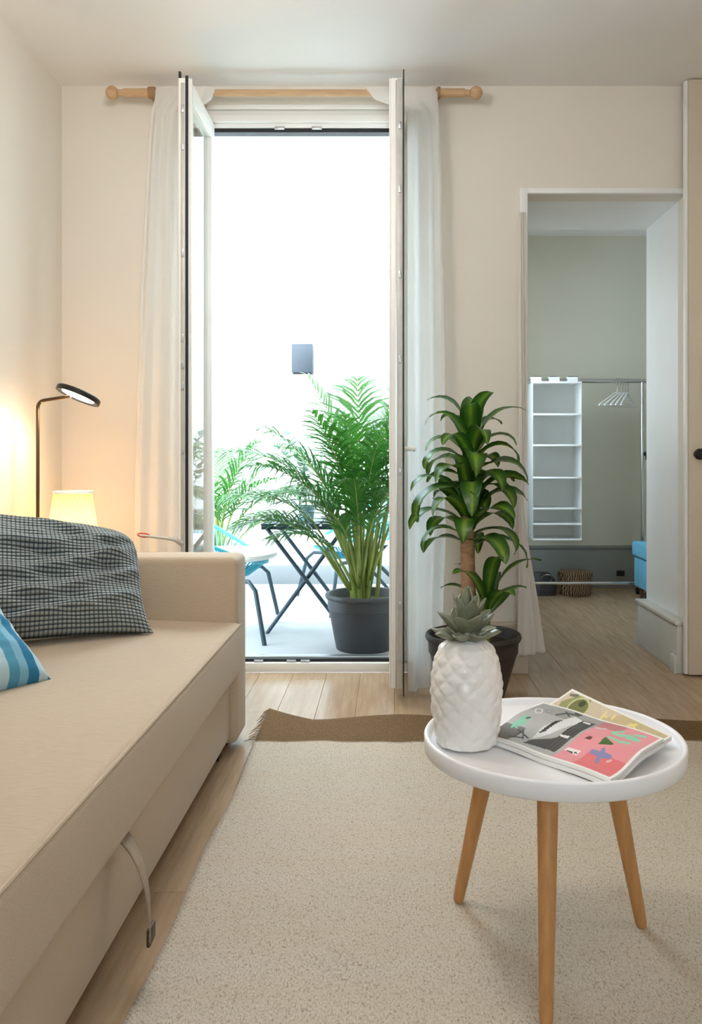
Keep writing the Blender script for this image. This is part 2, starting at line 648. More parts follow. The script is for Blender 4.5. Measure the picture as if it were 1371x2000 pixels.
# rear wall with an added opening that lets in sky fill
wr = MB()
wr.box((XL, YR - 0.12, 0), (0.0, YR, HC)).box((0.6, YR - 0.12, 0), (XR, YR, HC)).box((0.0, YR - 0.12, 0), (0.6, YR, 0.95)).box((0.0, YR - 0.12, 1.95), (0.6, YR, HC))
struct('wall_rear', wr, 'wall', 'plaster wall with an added sky fill opening facing the french doors', 'wall')
struct('ceiling', bx((XL - 0.12, YR - 0.12, HC), (XR + 0.12, YW, HC + 0.12)), 'ceiling', 'smooth white ceiling of the living room', 'ceiling')

# next room
nr = MB()
nr.box((0.35, YF, 0), (2.9, YF + 0.12, 2.5))
struct('wall_next_back', nr, 'nextwall', 'pale green grey wall behind the garment rack', 'wall')
nl = MB()
nl.box((0.35, PY, 0), (0.47, 4.60, 2.62)).box((0.35, 5.30, 0), (0.47, YF, 2.62)).box((0.35, 4.60, 0), (0.47, 5.30, 0.9)).box((0.35, 4.60, 2.0), (0.47, 5.30, 2.62))
struct('wall_next_left', nl, 'nextwall', 'wall with a window between courtyard and next room', 'wall')
struct('wall_next_right', bx((2.6, PY, 0), (2.72, YF, 2.5)), 'nextwall', 'far side wall of the next room', 'wall')
struct('ceiling_next', bx((0.35, PY, 2.5), (2.9, YF + 0.12, 2.62)), 'ceiling', 'white ceiling of the next room', 'ceiling')
w1 = thing('window_1', 'white framed window between courtyard and next room', 'window', (0.41, 4.60, 0.9), 0, kind='structure')
part('window_frame', MB().box((-0.03, 0, 0), (0.03, 0.05, 1.1)).box((-0.03, 0.65, 0), (0.03, 0.70, 1.1)).box((-0.03, 0.05, 0), (0.03, 0.65, 0.05)).box((-0.03, 0.05, 1.05), (0.03, 0.65, 1.1)), 'pvc', w1)
part('pane', bx((-0.004, 0.05, 0.05), (0.004, 0.65, 1.05)), 'glass', w1, smooth=False)

# skirtings
bb = MB()
bb.box((PX1 - 0.045, YB - 0.02, 0), (PX1 + 0.001, PY, 0.205))
bb.box((PX1 - 0.055, YB - 0.025, 0.205), (PX1 + 0.001, PY + 0.012, 0.222))
bb.box((PX1 - 0.060, YB - 0.025, 0), (PX1 - 0.045, YB + 0.03, 0.075))
struct('baseboard_passage', bb, 'grey_skirting', 'tall grey skirting board with ledge along the passage side', 'baseboard', 0.003)
bb = MB().box((0.21, YB - 0.028, 0), (PX0 + 0.004, YB, 0.20)).box((0.21, YB - 0.036, 0.20), (PX0 + 0.012, YB, 0.218))
struct('baseboard_back', bb, 'beige_door', 'cream skirting board behind the tall potted plant', 'baseboard', 0.003)
bb = MB().box((0.47, YF - 0.03, 0), (2.6, YF, 0.275)).box((0.47, YF - 0.04, 0.275), (2.6, YF, 0.295))
struct('baseboard_next', bb, 'shaded_skirting', 'tall grey skirting board behind the garment rack', 'baseboard', 0.003)
bb = MB().box((XL, YR, 0), (XL + 0.02, YB, 0.12))
struct('baseboard_left', bb, 'beige_door', 'low skirting board along the wall beside the sofa', 'baseboard', 0.003)

# passage casing
tr = MB()
tr.box((PX0 - 0.032, YB - 0.022, 0.222), (PX0 + 0.002, YB, PH + 0.02)).box((PX0 + 0.002, YB - 0.022, PH - 0.002), (PX1, YB, PH + 0.02))
struct('trim_2', tr, 'whitepaint', 'slim white trim around the passage opening', 'trim', 0.002)

# tall beige panel at the right edge, with its black knob
d3 = thing('door_3', 'tall beige door panel with round black knob right of the passage', 'door', (1.256, YB - 0.075, 0.008), 0, kind='structure')
part('door_panel', bx((0, 0, 0), (0.85, 0.04, HC - 0.012)), 'beige_door', d3, 0.003)
part('door_edge', bx((-0.012, 0.012, 0), (0, 0.04, HC - 0.012)), 'whitepaint', d3, 0.002)
kn = part('knob', MB().lathe([(0.0, 0.042), (0.016, 0.041), (0.023, 0.034), (0.023, 0.026), (0.010, 0.018), (0.010, 0.004), (0.016, 0.003), (0.016, 0.0)], 24), 'blackmetal', d3)
kn.rotation_euler = (R(90), 0, 0)
kn.location = (0.034, -0.0005, 0.925)

# ------------------------------------------------------------------ courtyard
struct('floor_courtyard', bx((-3.2, YW, -0.10), (0.35, YF, 0.022)), 'patio', 'pale concrete courtyard floor outside the french doors', 'floor')
zt0, zt1 = 3.19, 3.09
wc = MB().add([(-3.2, YF, 0), (0.35, YF, 0), (0.35, YF + 0.12, 0), (-3.2, YF + 0.12, 0), (-3.2, YF, 3.32), (0.35, YF, 3.10), (0.35, YF + 0.12, 3.10), (-3.2, YF + 0.12, 3.32)],
              [(0, 3, 2, 1), (4, 5, 6, 7), (0, 1, 5, 4), (1, 2, 6, 5), (2, 3, 7, 6), (3, 0, 4, 7)])
struct('wall_courtyard', wc, 'render', 'bright white rendered courtyard wall with lamps', 'wall')
struct('wall_courtyard_left', bx((-3.3, YW, 0), (-3.2, YF + 0.12, 3.3)), 'render', 'white side wall closing the courtyard', 'wall')
struct('baseboard_courtyard', bx((-3.2, YF - 0.02, 0.022), (0.35, YF, 0.155)), 'patio_skirting', 'grey plinth along the foot of the courtyard wall', 'baseboard', 0.003)


def sconce(x, label):
    t = thing('wall_lamp', label, 'wall lamp', (x, YF - 0.001, 1.505), 0, 'courtyard wall lamps')
    part('housing', bx((-0.074, -0.10, 0.012), (0.074, 0, 0.214)), 'sconce', t, 0.004)
    part('mounting_plate', bx((-0.066, -0.09, 0.0), (0.066, 0, 0.0115)), 'blackmetal', t)
    part('lens', bx((-0.04, -0.07, -0.004), (0.04, -0.02, -0.0002)), 'sconce_led', t)


sconce(-0.61, 'square dark grey lamp on courtyard wall above the palm')
sconce(-1.415, 'square dark grey wall lamp seen through the left door glass')

# ------------------------------------------------------------------ french doors
fr = thing('trim_1', 'white frame and threshold of the french doors', 'door frame', (0, YB, 0), 0, kind='structure')
part('jamb', bx((DX0, 0.012, 0.05), (DX0 + 0.05, 0.075, 2.43)), 'pvc', fr, 0.002)
part('jamb', bx((DX1 - 0.05, 0.012, 0.05), (DX1, 0.075, 2.43)), 'pvc', fr, 0.002)
hd = MB().box((DX0 + 0.05, 0.012, 2.335), (DX1 - 0.05, 0.075, 2.43))
part('frame_head', hd, 'pvc', fr, 0.003)
part('head_step', bx((DX0 + 0.05, -0.006, 2.352), (DX1 - 0.05, 0.0118, 2.388)), 'pvc', fr, 0.006, seg=3)
part('head_rail', bx((DX0 + 0.05, -0.002, 2.408), (DX1 - 0.05, 0.0118, 2.43)), 'pvc', fr, 0.004)
part('seal', bx((DX0 + 0.05, 0.020, 2.318), (DX1 - 0.05, 0.07, 2.335)), 'rubber', fr)
for x in (-0.47, -0.31):
    part('striker', bx((x - 0.022, 0.008, 2.326), (x + 0.022, 0.019, 2.340)), 'alu', fr, 0.002)
part('threshold', bx((DX0, 0.0, 0.0), (DX1, 0.10, 0.040)), 'pvc', fr, 0.003)
part('threshold_track', bx((DX0 + 0.05, 0.022, 0.040), (DX1 - 0.05, 0.050, 0.052)), 'rubber', fr)
part('threshold_rail', bx((DX0 + 0.05, 0.052, 0.040), (DX1 - 0.05, 0.098, 0.056)), 'alu', fr, 0.002)
for x in (-0.56, -0.42, -0.36):
    part('striker', bx((x - 0.02, 0.006, 0.040), (x + 0.02, 0.020, 0.050)), 'alu', fr, 0.002)

LT, LB, LW = 2.345, 0.052, 0.445      # leaf top, bottom, width


def door_leaf(name, label, x0, x1, side):
    """leaf standing open at a right angle: from the hinge (local y 0) towards the room (local y -LW); side +1 = outer face at +x"""
    t = thing(name, label, 'door', (0, YB + 0.008, LB), 0, kind='structure')
    h = LT - LB
    s = 0.058
    part('stile', bx((x0, -s, 0), (x1, 0, h)), 'pvc', t, 0.004)
    part('stile', bx((x0, -LW, 0), (x1, -LW + s, h)), 'pvc', t, 0.004)
    part('rail', bx((x0, -LW + s, h - 0.075), (x1, -s, h)), 'pvc', t, 0.003)
    part('rail', bx((x0, -LW + s, 0), (x1, -s, 0.10)), 'pvc', t, 0.003)
    xm = (x0 + x1) / 2
    part('pane', bx((xm - 0.004, -LW + s, 0.10), (xm + 0.004, -s, h - 0.075)), 'glass', t, smooth=False)
    return t, h


# left leaf
d1, h = door_leaf('door_1', 'left french door leaf standing open beside the sofa arm', -0.792, -0.748, 1)
part('latch_strip', bx((-0.782, -LW - 0.003, 0.02), (-0.768, -LW, h - 0.02)), 'steelstrip', d1, 0.001)
part('seal', bx((-0.7645, -LW - 0.004, -0.004), (-0.7535, -LW, h + 0.006)), 'rubber', d1)
part('outer_lip', bx((-0.748, -LW + 0.004, 0.0), (-0.742, -LW + 0.020, h)), 'pvc', d1, 0.002)
part('seal_end', bx((-0.790, -LW - 0.003, h), (-0.782, -LW + 0.01, h + 0.022)), 'rubber', d1)
for zz in (0.42, 0.88, 1.12, 1.20, 1.30, 1.62, 2.02, 2.16):
    part('latch', bx((-0.780, -LW - 0.008, zz), (-0.770, -LW - 0.003, zz + 0.03)), 'alu', d1, 0.001)
# release lever pulled out of the leaf's edge
lv = MB().tube([(-0.776, -LW - 0.004, 0.545), (-0.80, -LW - 0.016, 0.56), (-0.83, -LW - 0.022, 0.566), (-0.925, -LW - 0.022, 0.576)], [0.011, 0.008, 0.006, 0.005], 8)
lev = part('release_lever', lv, 'steelstrip', d1)
rg = MB()
k = 20
ring = []
for i in range(k + 1):
    a = 2 * math.pi * i / k
    ring.append((-0.915 + 0.022 * math.cos(a), -LW - 0.022, 0.577 + 0.007 * math.sin(a) - 0.1 * 0.022 * math.cos(a)))
rg.tube(ring, 0.0028, 6, False)
o = part('lever_grip', rg, 'red', lev, label='red ring grip at the lever end')
# right leaf
d2, h = door_leaf('door_2', 'right french door leaf standing open beside the tall plant', 0.006, 0.052, -1)
part('outer_lip', bx((0.0, -LW + 0.004, 0), (0.006, -LW + 0.05, h)), 'pvc', d2, 0.002)
part('latch_strip', bx((0.031, -LW - 0.004, 0.0), (0.050, -LW, h - 0.005)), 'steelstrip', d2, 0.001)
part('edge_groove', bx((0.024, -LW - 0.002, 0.0), (0.0285, -LW, h - 0.01)), 'alu', d2)
part('seal', bx((0.0525, -LW - 0.003, -0.03), (0.0565, -LW + 0.02, h + 0.03)), 'rubber', d2)
for zz in (0.10, 0.30, 0.80, 1.22, 1.54, 1.86, 2.1):
    part('latch', bx((0.036, -LW - 0.008, zz), (0.045, -LW - 0.004, zz + 0.028)), 'alu', d2, 0.001)
hn = part('handle', MB().tube([(0.052, -LW + 0.032, 0.90), (0.098, -LW + 0.032, 0.90)], 0.009, 10).tube([(0.092, -LW + 0.032, 0.90), (0.096, -LW + 0.09, 0.90), (0.097, -LW + 0.15, 0.898)], 0.0085, 10), 'pvc', d2)
part('handle_plate', bx((0.0522, -LW + 0.016, 0.855), (0.060, -LW + 0.048, 0.945)), 'pvc', hn, 0.003)

# ------------------------------------------------------------------ curtain rod
ROD_Y, ROD_Z = 3.47, 2.435
cr = thing('curtain_rod', 'beech wood curtain rod with ball finials above the french doors', 'curtain rod', (0, ROD_Y, ROD_Z))
part('rod', MB().tube([(-1.125, 0, 0), (0.335, 0, 0)], 0.0135, 16), 'rodwood', cr)
for sx, x in ((-1, -1.125), (1, 0.335)):
    f = MB().lathe([(0.0001, -0.028), (0.010, -0.026), (0.020, -0.019), (0.0265, -0.008), (0.0275, 0.0), (0.0265, 0.008), (0.020, 0.019), (0.010, 0.026), (0.0001, 0.028)], 20, (x + sx * 0.026, 0, 0))
    part('finial', f, 'rodwood', cr)
    part('sleeve', MB().tube([(x - sx * 0.022, 0, 0), (x - sx * 0.15, 0, 0)], 0.0175, 16), 'rodwood', cr)
for x in (-0.985, 0.198):
    br = MB().tube([(x - 0.014, 0, 0), (x + 0.014, 0, 0)], 0.024, 16).box((x - 0.010, 0.012, -0.016), (x + 0.010, YB - ROD_Y, 0.010))
    part('bracket', br, 'rodwood_dark', cr)


# ------------------------------------------------------------------ curtains
def curtain(name, label, keys, folds, amp, mat, group=None, nu=90, nv=60, cat='curtain', seed=1.0):
    """keys: list of (z, x0, x1, y0, y1, amp factor) from top to bottom"""
    def fn(u, v):
        s = v * (len(keys) - 1)
        i = min(int(s), len(keys) - 2)
        t = s - i
        t = t * t * (3 - 2 * t) if False else t
        a, b2 = keys[i], keys[i + 1]
        q = [a[k] + (b2[k] - a[k]) * t for k in range(6)]
        x = q[1] + (q[2] - q[1]) * u
        y = q[3] + (q[4] - q[3]) * u
        dx, dy = q[2] - q[1], q[4] - q[3]
        L = math.hypot(dx, dy) or 1
        nx, ny = -dy / L, dx / L
        ph = u * folds * 2 * math.pi + seed + 0.5 * math.sin(3 * u + seed)
        w = amp * q[5] * (math.sin(ph) + 0.3 * math.sin(1.7 * ph + 1.1 + v * 2.5)) * 0.8
        return (x + nx * w, y + ny * w, q[0])
    mb = MB().grid(fn, nu, nv)
    o = mb.build(name, M[mat], None, True, 80)
    o2 = tag(o, label, cat, group)
    md = o.modifiers.new('thickness', 'SOLIDIFY')
    md.thickness = 0.0012
    return o2


zr = ROD_Z + 0.02
curtain('sheer_curtain', 'white sheer curtain pushed behind the left door leaf',
        [(zr, -0.965, -0.715, 3.452, 3.452, 0.25), (2.40, -0.97, -0.735, 3.45, 3.45, 0.5), (2.345, -0.985, -0.815, 3.45, 3.45, 0.8), (2.2, -0.995, -0.825, 3.44, 3.44, 1),
         (1.6, -1.02, -0.825, 3.42, 3.40, 1.0), (0.9, -1.045, -0.825, 3.42, 3.38, 1.1), (0.02, -1.06, -0.825, 3.42, 3.36, 1.2)], 3.2, 0.014, 'sheer', 'sheer curtains on the rod')
curtain('sheer_curtain', 'white sheer curtain hanging between right door leaf and tall plant',
        [(zr, -0.105, 0.200, 3.452, 3.452, 0.25), (2.40, -0.06, 0.200, 3.45, 3.45, 0.5), (2.345, 0.075, 0.205, 3.44, 3.45, 0.8), (2.1, 0.078, 0.215, 3.42, 3.45, 1),
         (1.3, 0.080, 0.225, 3.36, 3.43, 1.0), (0.6, 0.080, 0.225, 3.26, 3.40, 1.0), (0.02, 0.078, 0.20, 3.20, 3.32, 0.9)], 2.6, 0.014, 'sheer', 'sheer curtains on the rod', seed=2.2)
curtain('door_drape', 'white cotton drape tied back beside the passage opening',
        [(1.95, 0.545, 0.575, 3.505, 3.515, 0.4), (1.5, 0.540, 0.580, 3.49, 3.51, 0.7), (1.1, 0.540, 0.580, 3.48, 3.51, 0.8), (0.72, 0.540, 0.562, 3.47, 3.50, 0.5), (0.6, 0.540, 0.575, 3.46, 3.50, 0.7),
         (0.4, 0.535, 0.610, 3.44, 3.50, 1.0), (0.2, 0.528, 0.640, 3.42, 3.49, 1.1), (0.105, 0.525, 0.652, 3.41, 3.48, 1.1)], 3, 0.010, 'drape', nu=48, nv=60, seed=0.4)

# ------------------------------------------------------------------ sofa
sf = thing('sofa_bed', 'beige linen sofa bed with boxy armrest and pull strap', 'sofa', (XL + 0.02, 0.45, 0))
SX = 0.91          # local x of the front face (world -0.47)
SL = 2.31


def rbox(a, b2, r, seg=3):
    return bx(a, b2)


part('base', bx((0.04, 0.155, 0.045), (SX - 0.025, SL - 0.17, 0.238)), 'sofa', sf, 0.008)
# seat mattress with softly crowned top
def seat_fn():
    mb = MB()
    x0, x1, y0, y1, z0, z1 = 0.20, SX + 0.012, 0.158, SL - 0.172, 0.240, 0.405
    prof = []
    rr = 0.030
    for i in range(6):
        a = i / 5 * math.pi / 2
        prof.append((x1 - rr + rr * math.cos(-math.pi / 2 + a), z0 + rr + rr * math.sin(-math.pi / 2 + a)))
    for i in range(6):
        a = i / 5 * math.pi / 2
        prof.append((x1 - 0.02 + 0.02 * math.cos(a), z1 - 0.02 + 0.02 * math.sin(a)))
    for i in range(1, 12):
        prof.append((x1 - 0.02 + (x0 - x1 + 0.02) * i / 11, z1))
    prof.append((x0, z0))
    prof.append((x1 - rr, z0))

    def fn(u, v):
        s = u * (len(prof) - 1)
        i = min(int(s + 1e-9), len(prof) - 2)
        t = s - i
        px, pz = prof[i][0] + (prof[i + 1][0] - prof[i][0]) * t, prof[i][1] + (prof[i + 1][1] - prof[i][1]) * t
        y = y0 + (y1 - y0) * v
        nz = mnoise.noise(Vector((px * 4, y * 3, pz * 5)))
        top = 1 if pz > z1 - 0.03 else 0
        cr_ = 0.008 * math.sin(math.pi * min(1, max(0, (px - x0) / (x1 - x0)))) * top
        return (px + 0.003 * nz * (1 - top), y, pz + cr_ + 0.0025 * nz * top)
    mb.grid(fn, len(prof) - 1, 60)
    k0 = [i for i in range(len(prof))]
    return mb, prof, y0, y1


sm, prof, y0, y1 = seat_fn()
nP = len(prof)
sm.f.append(tuple(range(nP - 1)))
sm.uv.append(None)
sm.f.append(tuple(reversed([60 * nP + i for i in range(nP - 1)])))
sm.uv.append(None)
seat = part('seat_mattress', sm, 'sofa', sf, angle=50)
pp = [(SX + 0.0075, y0 + (y1 - y0) * i / 30, 0.4005) for i in range(31)]
part('piping', MB().tube(pp, 0.0035, 6), 'sofa', seat)
for (yy0, yy1) in ((SL - 0.17, SL), (0.0, 0.155)):
    part('armrest', bx((0.0, yy0, 0.025), (SX - 0.002, yy1, 0.608)), 'sofa', sf, 0.022, seg=4)
part('backrest', bx((0.0, 0.157, 0.045), (0.19, SL - 0.172, 0.66)), 'sofa', sf, 0.02, seg=4)
for yy in (0.16, 0.86, 1.54):
    c = part('back_cushion', bx((0.195, 0.16 if yy == 0.16 else yy, 0.415), (0.30, yy + 0.58 if yy == 1.54 else yy + 0.67, 0.70)), 'sofa', sf, 0.04, seg=4)
for (x, y) in ((0.06, 0.03), (SX - 0.09, 0.03), (0.06, SL - 0.09), (SX - 0.09, SL - 0.09), (SX - 0.09, SL - 0.24)):
    part('foot', bx((x, y, 0.0), (x + 0.045, y + 0.045, 0.026 if y < 0.1 or y > SL - 0.2 else 0.046)), 'rubber', sf)
# pull strap hanging from under the mattress front
def strap_fn(u, v):
    p = arc((SX - 0.012, 1.045, 0.246), (SX + 0.062, 0.985, 0.232), (SX + 0.066, 0.965, 0.105), 24)
    s = v * 24
    i = min(int(s), 23)
    q = p[i].lerp(p[i + 1], s - i)
    d = Vector((0.30 * v, -1.0, 0.12 * (1 - v))).normalized() * (0.026 - 0.006 * v)
    return q + d * (u - 0.5) * 2


st = part('pull_strap', MB().grid(strap_fn, 4, 28), 'strapgrey', sf, angle=80)
st.modifiers.new('thickness', 'SOLIDIFY').thickness = 0.003
e = Vector(strap_fn(0.5, 1.0))
tg = part('strap_tag', bx((e.x - 0.003, e.y - 0.0185, e.z - 0.010), (e.x + 0.0035, e.y + 0.0185, e.z + 0.020)), 'leather', st, 0.003)


# ------------------------------------------------------------------ cushions
def cushion(name, label, mat, w, h, t, frame, n_=70, ears=0.07, wr=0.0, top_slope=0.0, cat='cushion', sag=0.0, seed=0.0, rnd_c=(0, 0, 0, 0), folds=()):
    """rnd_c: roundness of the corners bottom left, bottom right, top right, top left; folds: (v at left, v at right, bow, height, width)"""
    mb = MB()

    def pt(u, v, s):
        a, b2 = 2 * u - 1, 2 * v - 1
        k_ = (rnd_c[0] * (1 - u) + rnd_c[1] * u) * (1 - v) + (rnd_c[3] * (1 - u) + rnd_c[2] * u) * v
        ex = (1 - ears * (1 - b2 * b2) * 0.9) * math.sqrt(1 - k_ * b2 * b2 / 2)
        ey = (1 - ears * (1 - a * a) * 0.9) * math.sqrt(1 - k_ * a * a / 2)
        x = w / 2 * a * ex
        y = h / 2 * b2 * ey
        y += top_slope * v * (-a)
        y -= sag * v * (1 - a * a)
        pr = max(0.0, (1 - a ** 4) * (1 - b2 ** 4)) ** 0.55
        z = s * t / 2 * pr
        if wr:
            q = Vector((a * 1.1 + seed, b2 * 3.2 + 0.9 * a, s))
            wv_ = mnoise.noise(q * 1.2) + 0.5 * mnoise.noise(q * 2.6 + Vector((3, 1, 0)))
            z += wr * wv_ * pr
        if s > 0:
            for (v0, v1, bow, hh, ww) in folds:
                vc = v0 + (v1 - v0) * u + bow * math.sin(math.pi * u) + 0.02 * mnoise.noise(Vector((u * 4, v0 * 9, 0)))
                d = (v - vc) / ww
                z += hh * math.exp(-d * d) * pr ** 0.5 * (0.6 + 0.4 * math.sin(math.pi * (0.15 + 0.8 * u)))
        return (x, y, z)
    mb.grid(lambda u, v: pt(u, v, 1), n_, n_)
    mb.grid(lambda u, v: pt(1 - u, v, -1), n_, n_)
    o = mb.build(name, M[mat], None, True, 180, weld=True)
    o.matrix_world = frame
    return tag(o, label, cat)


def frame_from(e1, e2, origin):
    e1 = Vector(e1).normalized()
    e2 = Vector(e2)
    e2 = (e2 - e1 * e2.dot(e1)).normalized()
    e3 = e1.cross(e2)
    m4 = Matrix.Identity(4)
    for i in range(3):
        m4[i][0], m4[i][1], m4[i][2], m4[i][3] = e1[i], e2[i], e3[i], origin[i]
    return m4


fm = frame_from((0.90, 0.43, 0.0), (-0.20, 0.42, 0.86), (-0.965, 2.345, 0.585))
g1 = cushion('throw_cushion', 'large grey waffle weave cushion slumped against the sofa armrest', 'waffle', 0.56, 0.385, 0.17, fm, 120, 0.10, 0.026, 0.040, sag=0.006, seed=1.4, rnd_c=(0.3, 0.0, 0.75, 0.25),
             folds=((0.10, 0.30, -0.06, 0.018, 0.035), (0.24, 0.52, -0.08, 0.026, 0.045), (0.46, 0.74, -0.10, 0.028, 0.05), (0.70, 0.86, -0.06, 0.022, 0.045), (0.95, 0.60, 0.02, 0.010, 0.04), (0.02, 0.16, 0.05, 0.008, 0.03)))
fm = frame_from((0.50, 0.80, 0.02), (-0.62, 0.40, 0.56), (-0.985, 1.765, 0.488))
g2 = cushion('throw_cushion', 'blue striped cushion lying at the left edge of the sofa seat', 'stripe', 0.46, 0.27, 0.15, fm, 50, 0.08, 0.012, 0.0)

# ------------------------------------------------------------------ lamps behind the sofa arm
fl = thing('floor_lamp', 'slim bronze reading floor lamp with tilted ring head', 'floor lamp', (-1.305, 3.10, 0))
part('base', MB().lathe([(0.0001, 0.018), (0.09, 0.017), (0.092, 0.012), (0.092, 0.0), (0.0001, 0.0)], 32), 'bronze', fl)
pts = [(0, 0, 0.016), (0, 0, 0.6), (0, 0, 1.095)] + [tuple(p) for p in arc((0, 0, 1.10), (0.0, -0.002, 1.128), (0.030, -0.003, 1.132), 6)] + [(0.10, -0.006, 1.142), (0.125, -0.008, 1.146)]
part('pole', MB().tube(pts, 0.0065, 10), 'bronze', fl)
hd = part('lamp_head', MB().lathe([(0.0001, 0.010), (0.078, 0.010), (0.082, 0.006), (0.082, -0.010), (0.076, -0.010), (0.074, 0.002), (0.0001, 0.002)], 40), 'blackmetal', fl)
hd.location = (0.155, -0.01, 1.150)
hd.rotation_euler = (R(-13), R(20), 0)
part('led_panel', MB().lathe([(0.0001, -0.006), (0.060, -0.006), (0.062, 0.0015), (0.0001, 0.0015)], 32), 'led', hd)
fl_l = lamp('reading_light', 'SPOT', (-1.15, 3.09, 1.125), 7, (1.0, 0.82, 0.58), (R(-13), R(20), 0), spot_size=R(150), spot_blend=0.6, shadow_soft_size=0.05)

stl = thing('side_stool', 'small dark wooden stool under the table lamp', 'stool', (-1.22, 3.22, 0))
part('stool_top', MB().lathe([(0.0001, 0.34), (0.125, 0.34), (0.13, 0.335), (0.13, 0.315), (0.0001, 0.315)], 32), 'darkwood', stl)
for k in range(3):
    a = 2 * math.pi * k / 3 + 0.4
    part('leg', MB().tube([(0.07 * math.cos(a), 0.07 * math.sin(a), 0.318), (0.11 * math.cos(a), 0.11 * math.sin(a), 0.0)], [0.013, 0.010], 10), 'darkwood', stl)
tl = thing('table_lamp', 'glowing cream table lamp behind the grey cushion', 'table lamp', (-1.22, 3.22, 0.34))
part('lamp_base', MB().lathe([(0.0001, 0.0), (0.06, 0.0), (0.062, 0.008), (0.03, 0.016), (0.02, 0.05), (0.028, 0.08), (0.016, 0.11), (0.008, 0.14), (0.008, 0.20), (0.0001, 0.20)], 28), 'ceramic', tl)
sh = [(0.104 - 0.034 * (i / 10) ** 1.3, 0.16 + 0.285 * i / 10) for i in range(11)]
part('lamp_shade', MB().lathe(sh, 48), 'shade', tl, angle=80)
part('shade_rim', MB().lathe([(0.0705, 0.440), (0.0735, 0.440), (0.0735, 0.449), (0.0705, 0.449), (0.0705, 0.440)], 48), 'whitecloth', tl)
part('shade_holder', MB().tube([(-0.085, 0, 0.235), (0.085, 0, 0.235)], 0.002, 6).tube([(0, -0.085, 0.235), (0, 0.085, 0.235)], 0.002, 6), 'blackmetal', tl)
part('bulb', MB().lathe([(0.0001, 0.20), (0.012, 0.20), (0.014, 0.225), (0.026, 0.25), (0.029, 0.27), (0.022, 0.292), (0.0001, 0.30)], 20), 'bulb', tl)
lamp('table_lamp_light', 'POINT', (-1.22, 3.22, 0.34 + 0.335), 6.0, (1.0, 0.66, 0.32), shadow_soft_size=0.03)

# ------------------------------------------------------------------ rug
RX0, RX1, RY0, RY1 = -0.425, 1.75, 0.20, 2.905


def rug_fn(u, v):
    x = RX0 + (RX1 - RX0) * u
    y = RY0 + (RY1 - RY0) * v
    far = max(0.0, (y - 2.60) / 0.3)
    z = 0.010 + 0.0012 * mnoise.noise(Vector((x * 3, y * 5, 0)))
    ce = max(0.0, 1 - (x - RX0) / 0.16)
    z += 0.020 * far * far * (0.55 + 0.45 * math.sin(x * 9.0 + 1.2)) + 0.022 * far * ce
    y += (0.030 * ce + 0.010 * math.sin(x * 7 + 0.6) - 0.045 * min(1, max(0, (x - RX0) / 0.8))) * far
    x += 0.004 * math.sin(y * 9)
    return (x, y, z)


rug = tag(MB().grid(rug_fn, 150, 180).build('jute_rug', M['rug'], None, True, 180), 'woven natural jute rug with brown band at its far end', 'rug')
md = rug.modifiers.new('thickness', 'SOLIDIFY')
md.thickness = 0.009
md.offset = -1
fg = MB()
random.seed(3)
for i in range(46):
    y = RY1 + 0.02 - i * 0.0145
    v = (y - RY0) / (RY1 - RY0)
    p = Vector(rug_fn(0.0, min(1, v)))
    L = 0.018 + random.random() * 0.022 if i < 18 else 0.004
    fg.tube([p + Vector((0.004, 0, -0.003)), p + Vector((-L * 0.5, random.uniform(-0.006, 0.004), -0.001 - p.z * 0.3)), p + Vector((-L, random.uniform(-0.012, 0.004), 0.003 - p.z * 0.9))], [0.002, 0.0018, 0.001], 5)
fo = part('fringe', fg, 'strapgrey', rug)
fo['kind'] = 'stuff'

# ------------------------------------------------------------------ coffee table
TX, TY, TZ = 0.303, 1.55, 0.405
ct = thing('coffee_table', 'round white tray coffee table on three beech legs', 'coffee table', (TX, TY, 0.012))
tz = TZ - 0.012
Rt = 0.238
part('tray_top', MB().lathe([(0.0001, tz - 0.034), (Rt - 0.006, tz - 0.034), (Rt - 0.001, tz - 0.030), (Rt, tz - 0.004), (Rt - 0.002, tz - 0.0005), (Rt - 0.005, tz), (Rt - 0.008, tz - 0.001), (Rt - 0.010, tz - 0.004), (Rt - 0.0115, tz - 0.013), (Rt - 0.014, tz - 0.0145), (0.0001, tz - 0.0145)], 96), 'tabletop', ct, angle=60)
for (fx, fy, ux, uy) in ((0.141, 1.706, 0.205, 1.645), (0.488, 1.614, 0.415, 1.590), (0.251, 1.335, 0.278, 1.462)):
    part('leg', MB().tube([(fx - TX, fy - TY, 0), (fx - TX + (ux - fx) * 0.02, fy - TY + (uy - fy) * 0.02, 0.008), (ux - TX, uy - TY, tz - 0.0345)], [0.0095, 0.0115, 0.0195], 20), 'legwood', ct)

# pineapple vase
SURF = TZ - 0.0145
VX, VY = 0.142, 1.535
vz = thing('pineapple_vase', 'white ceramic pineapple vase with grey green crown on coffee table', 'vase', (VX, VY, SURF + 0.0005))


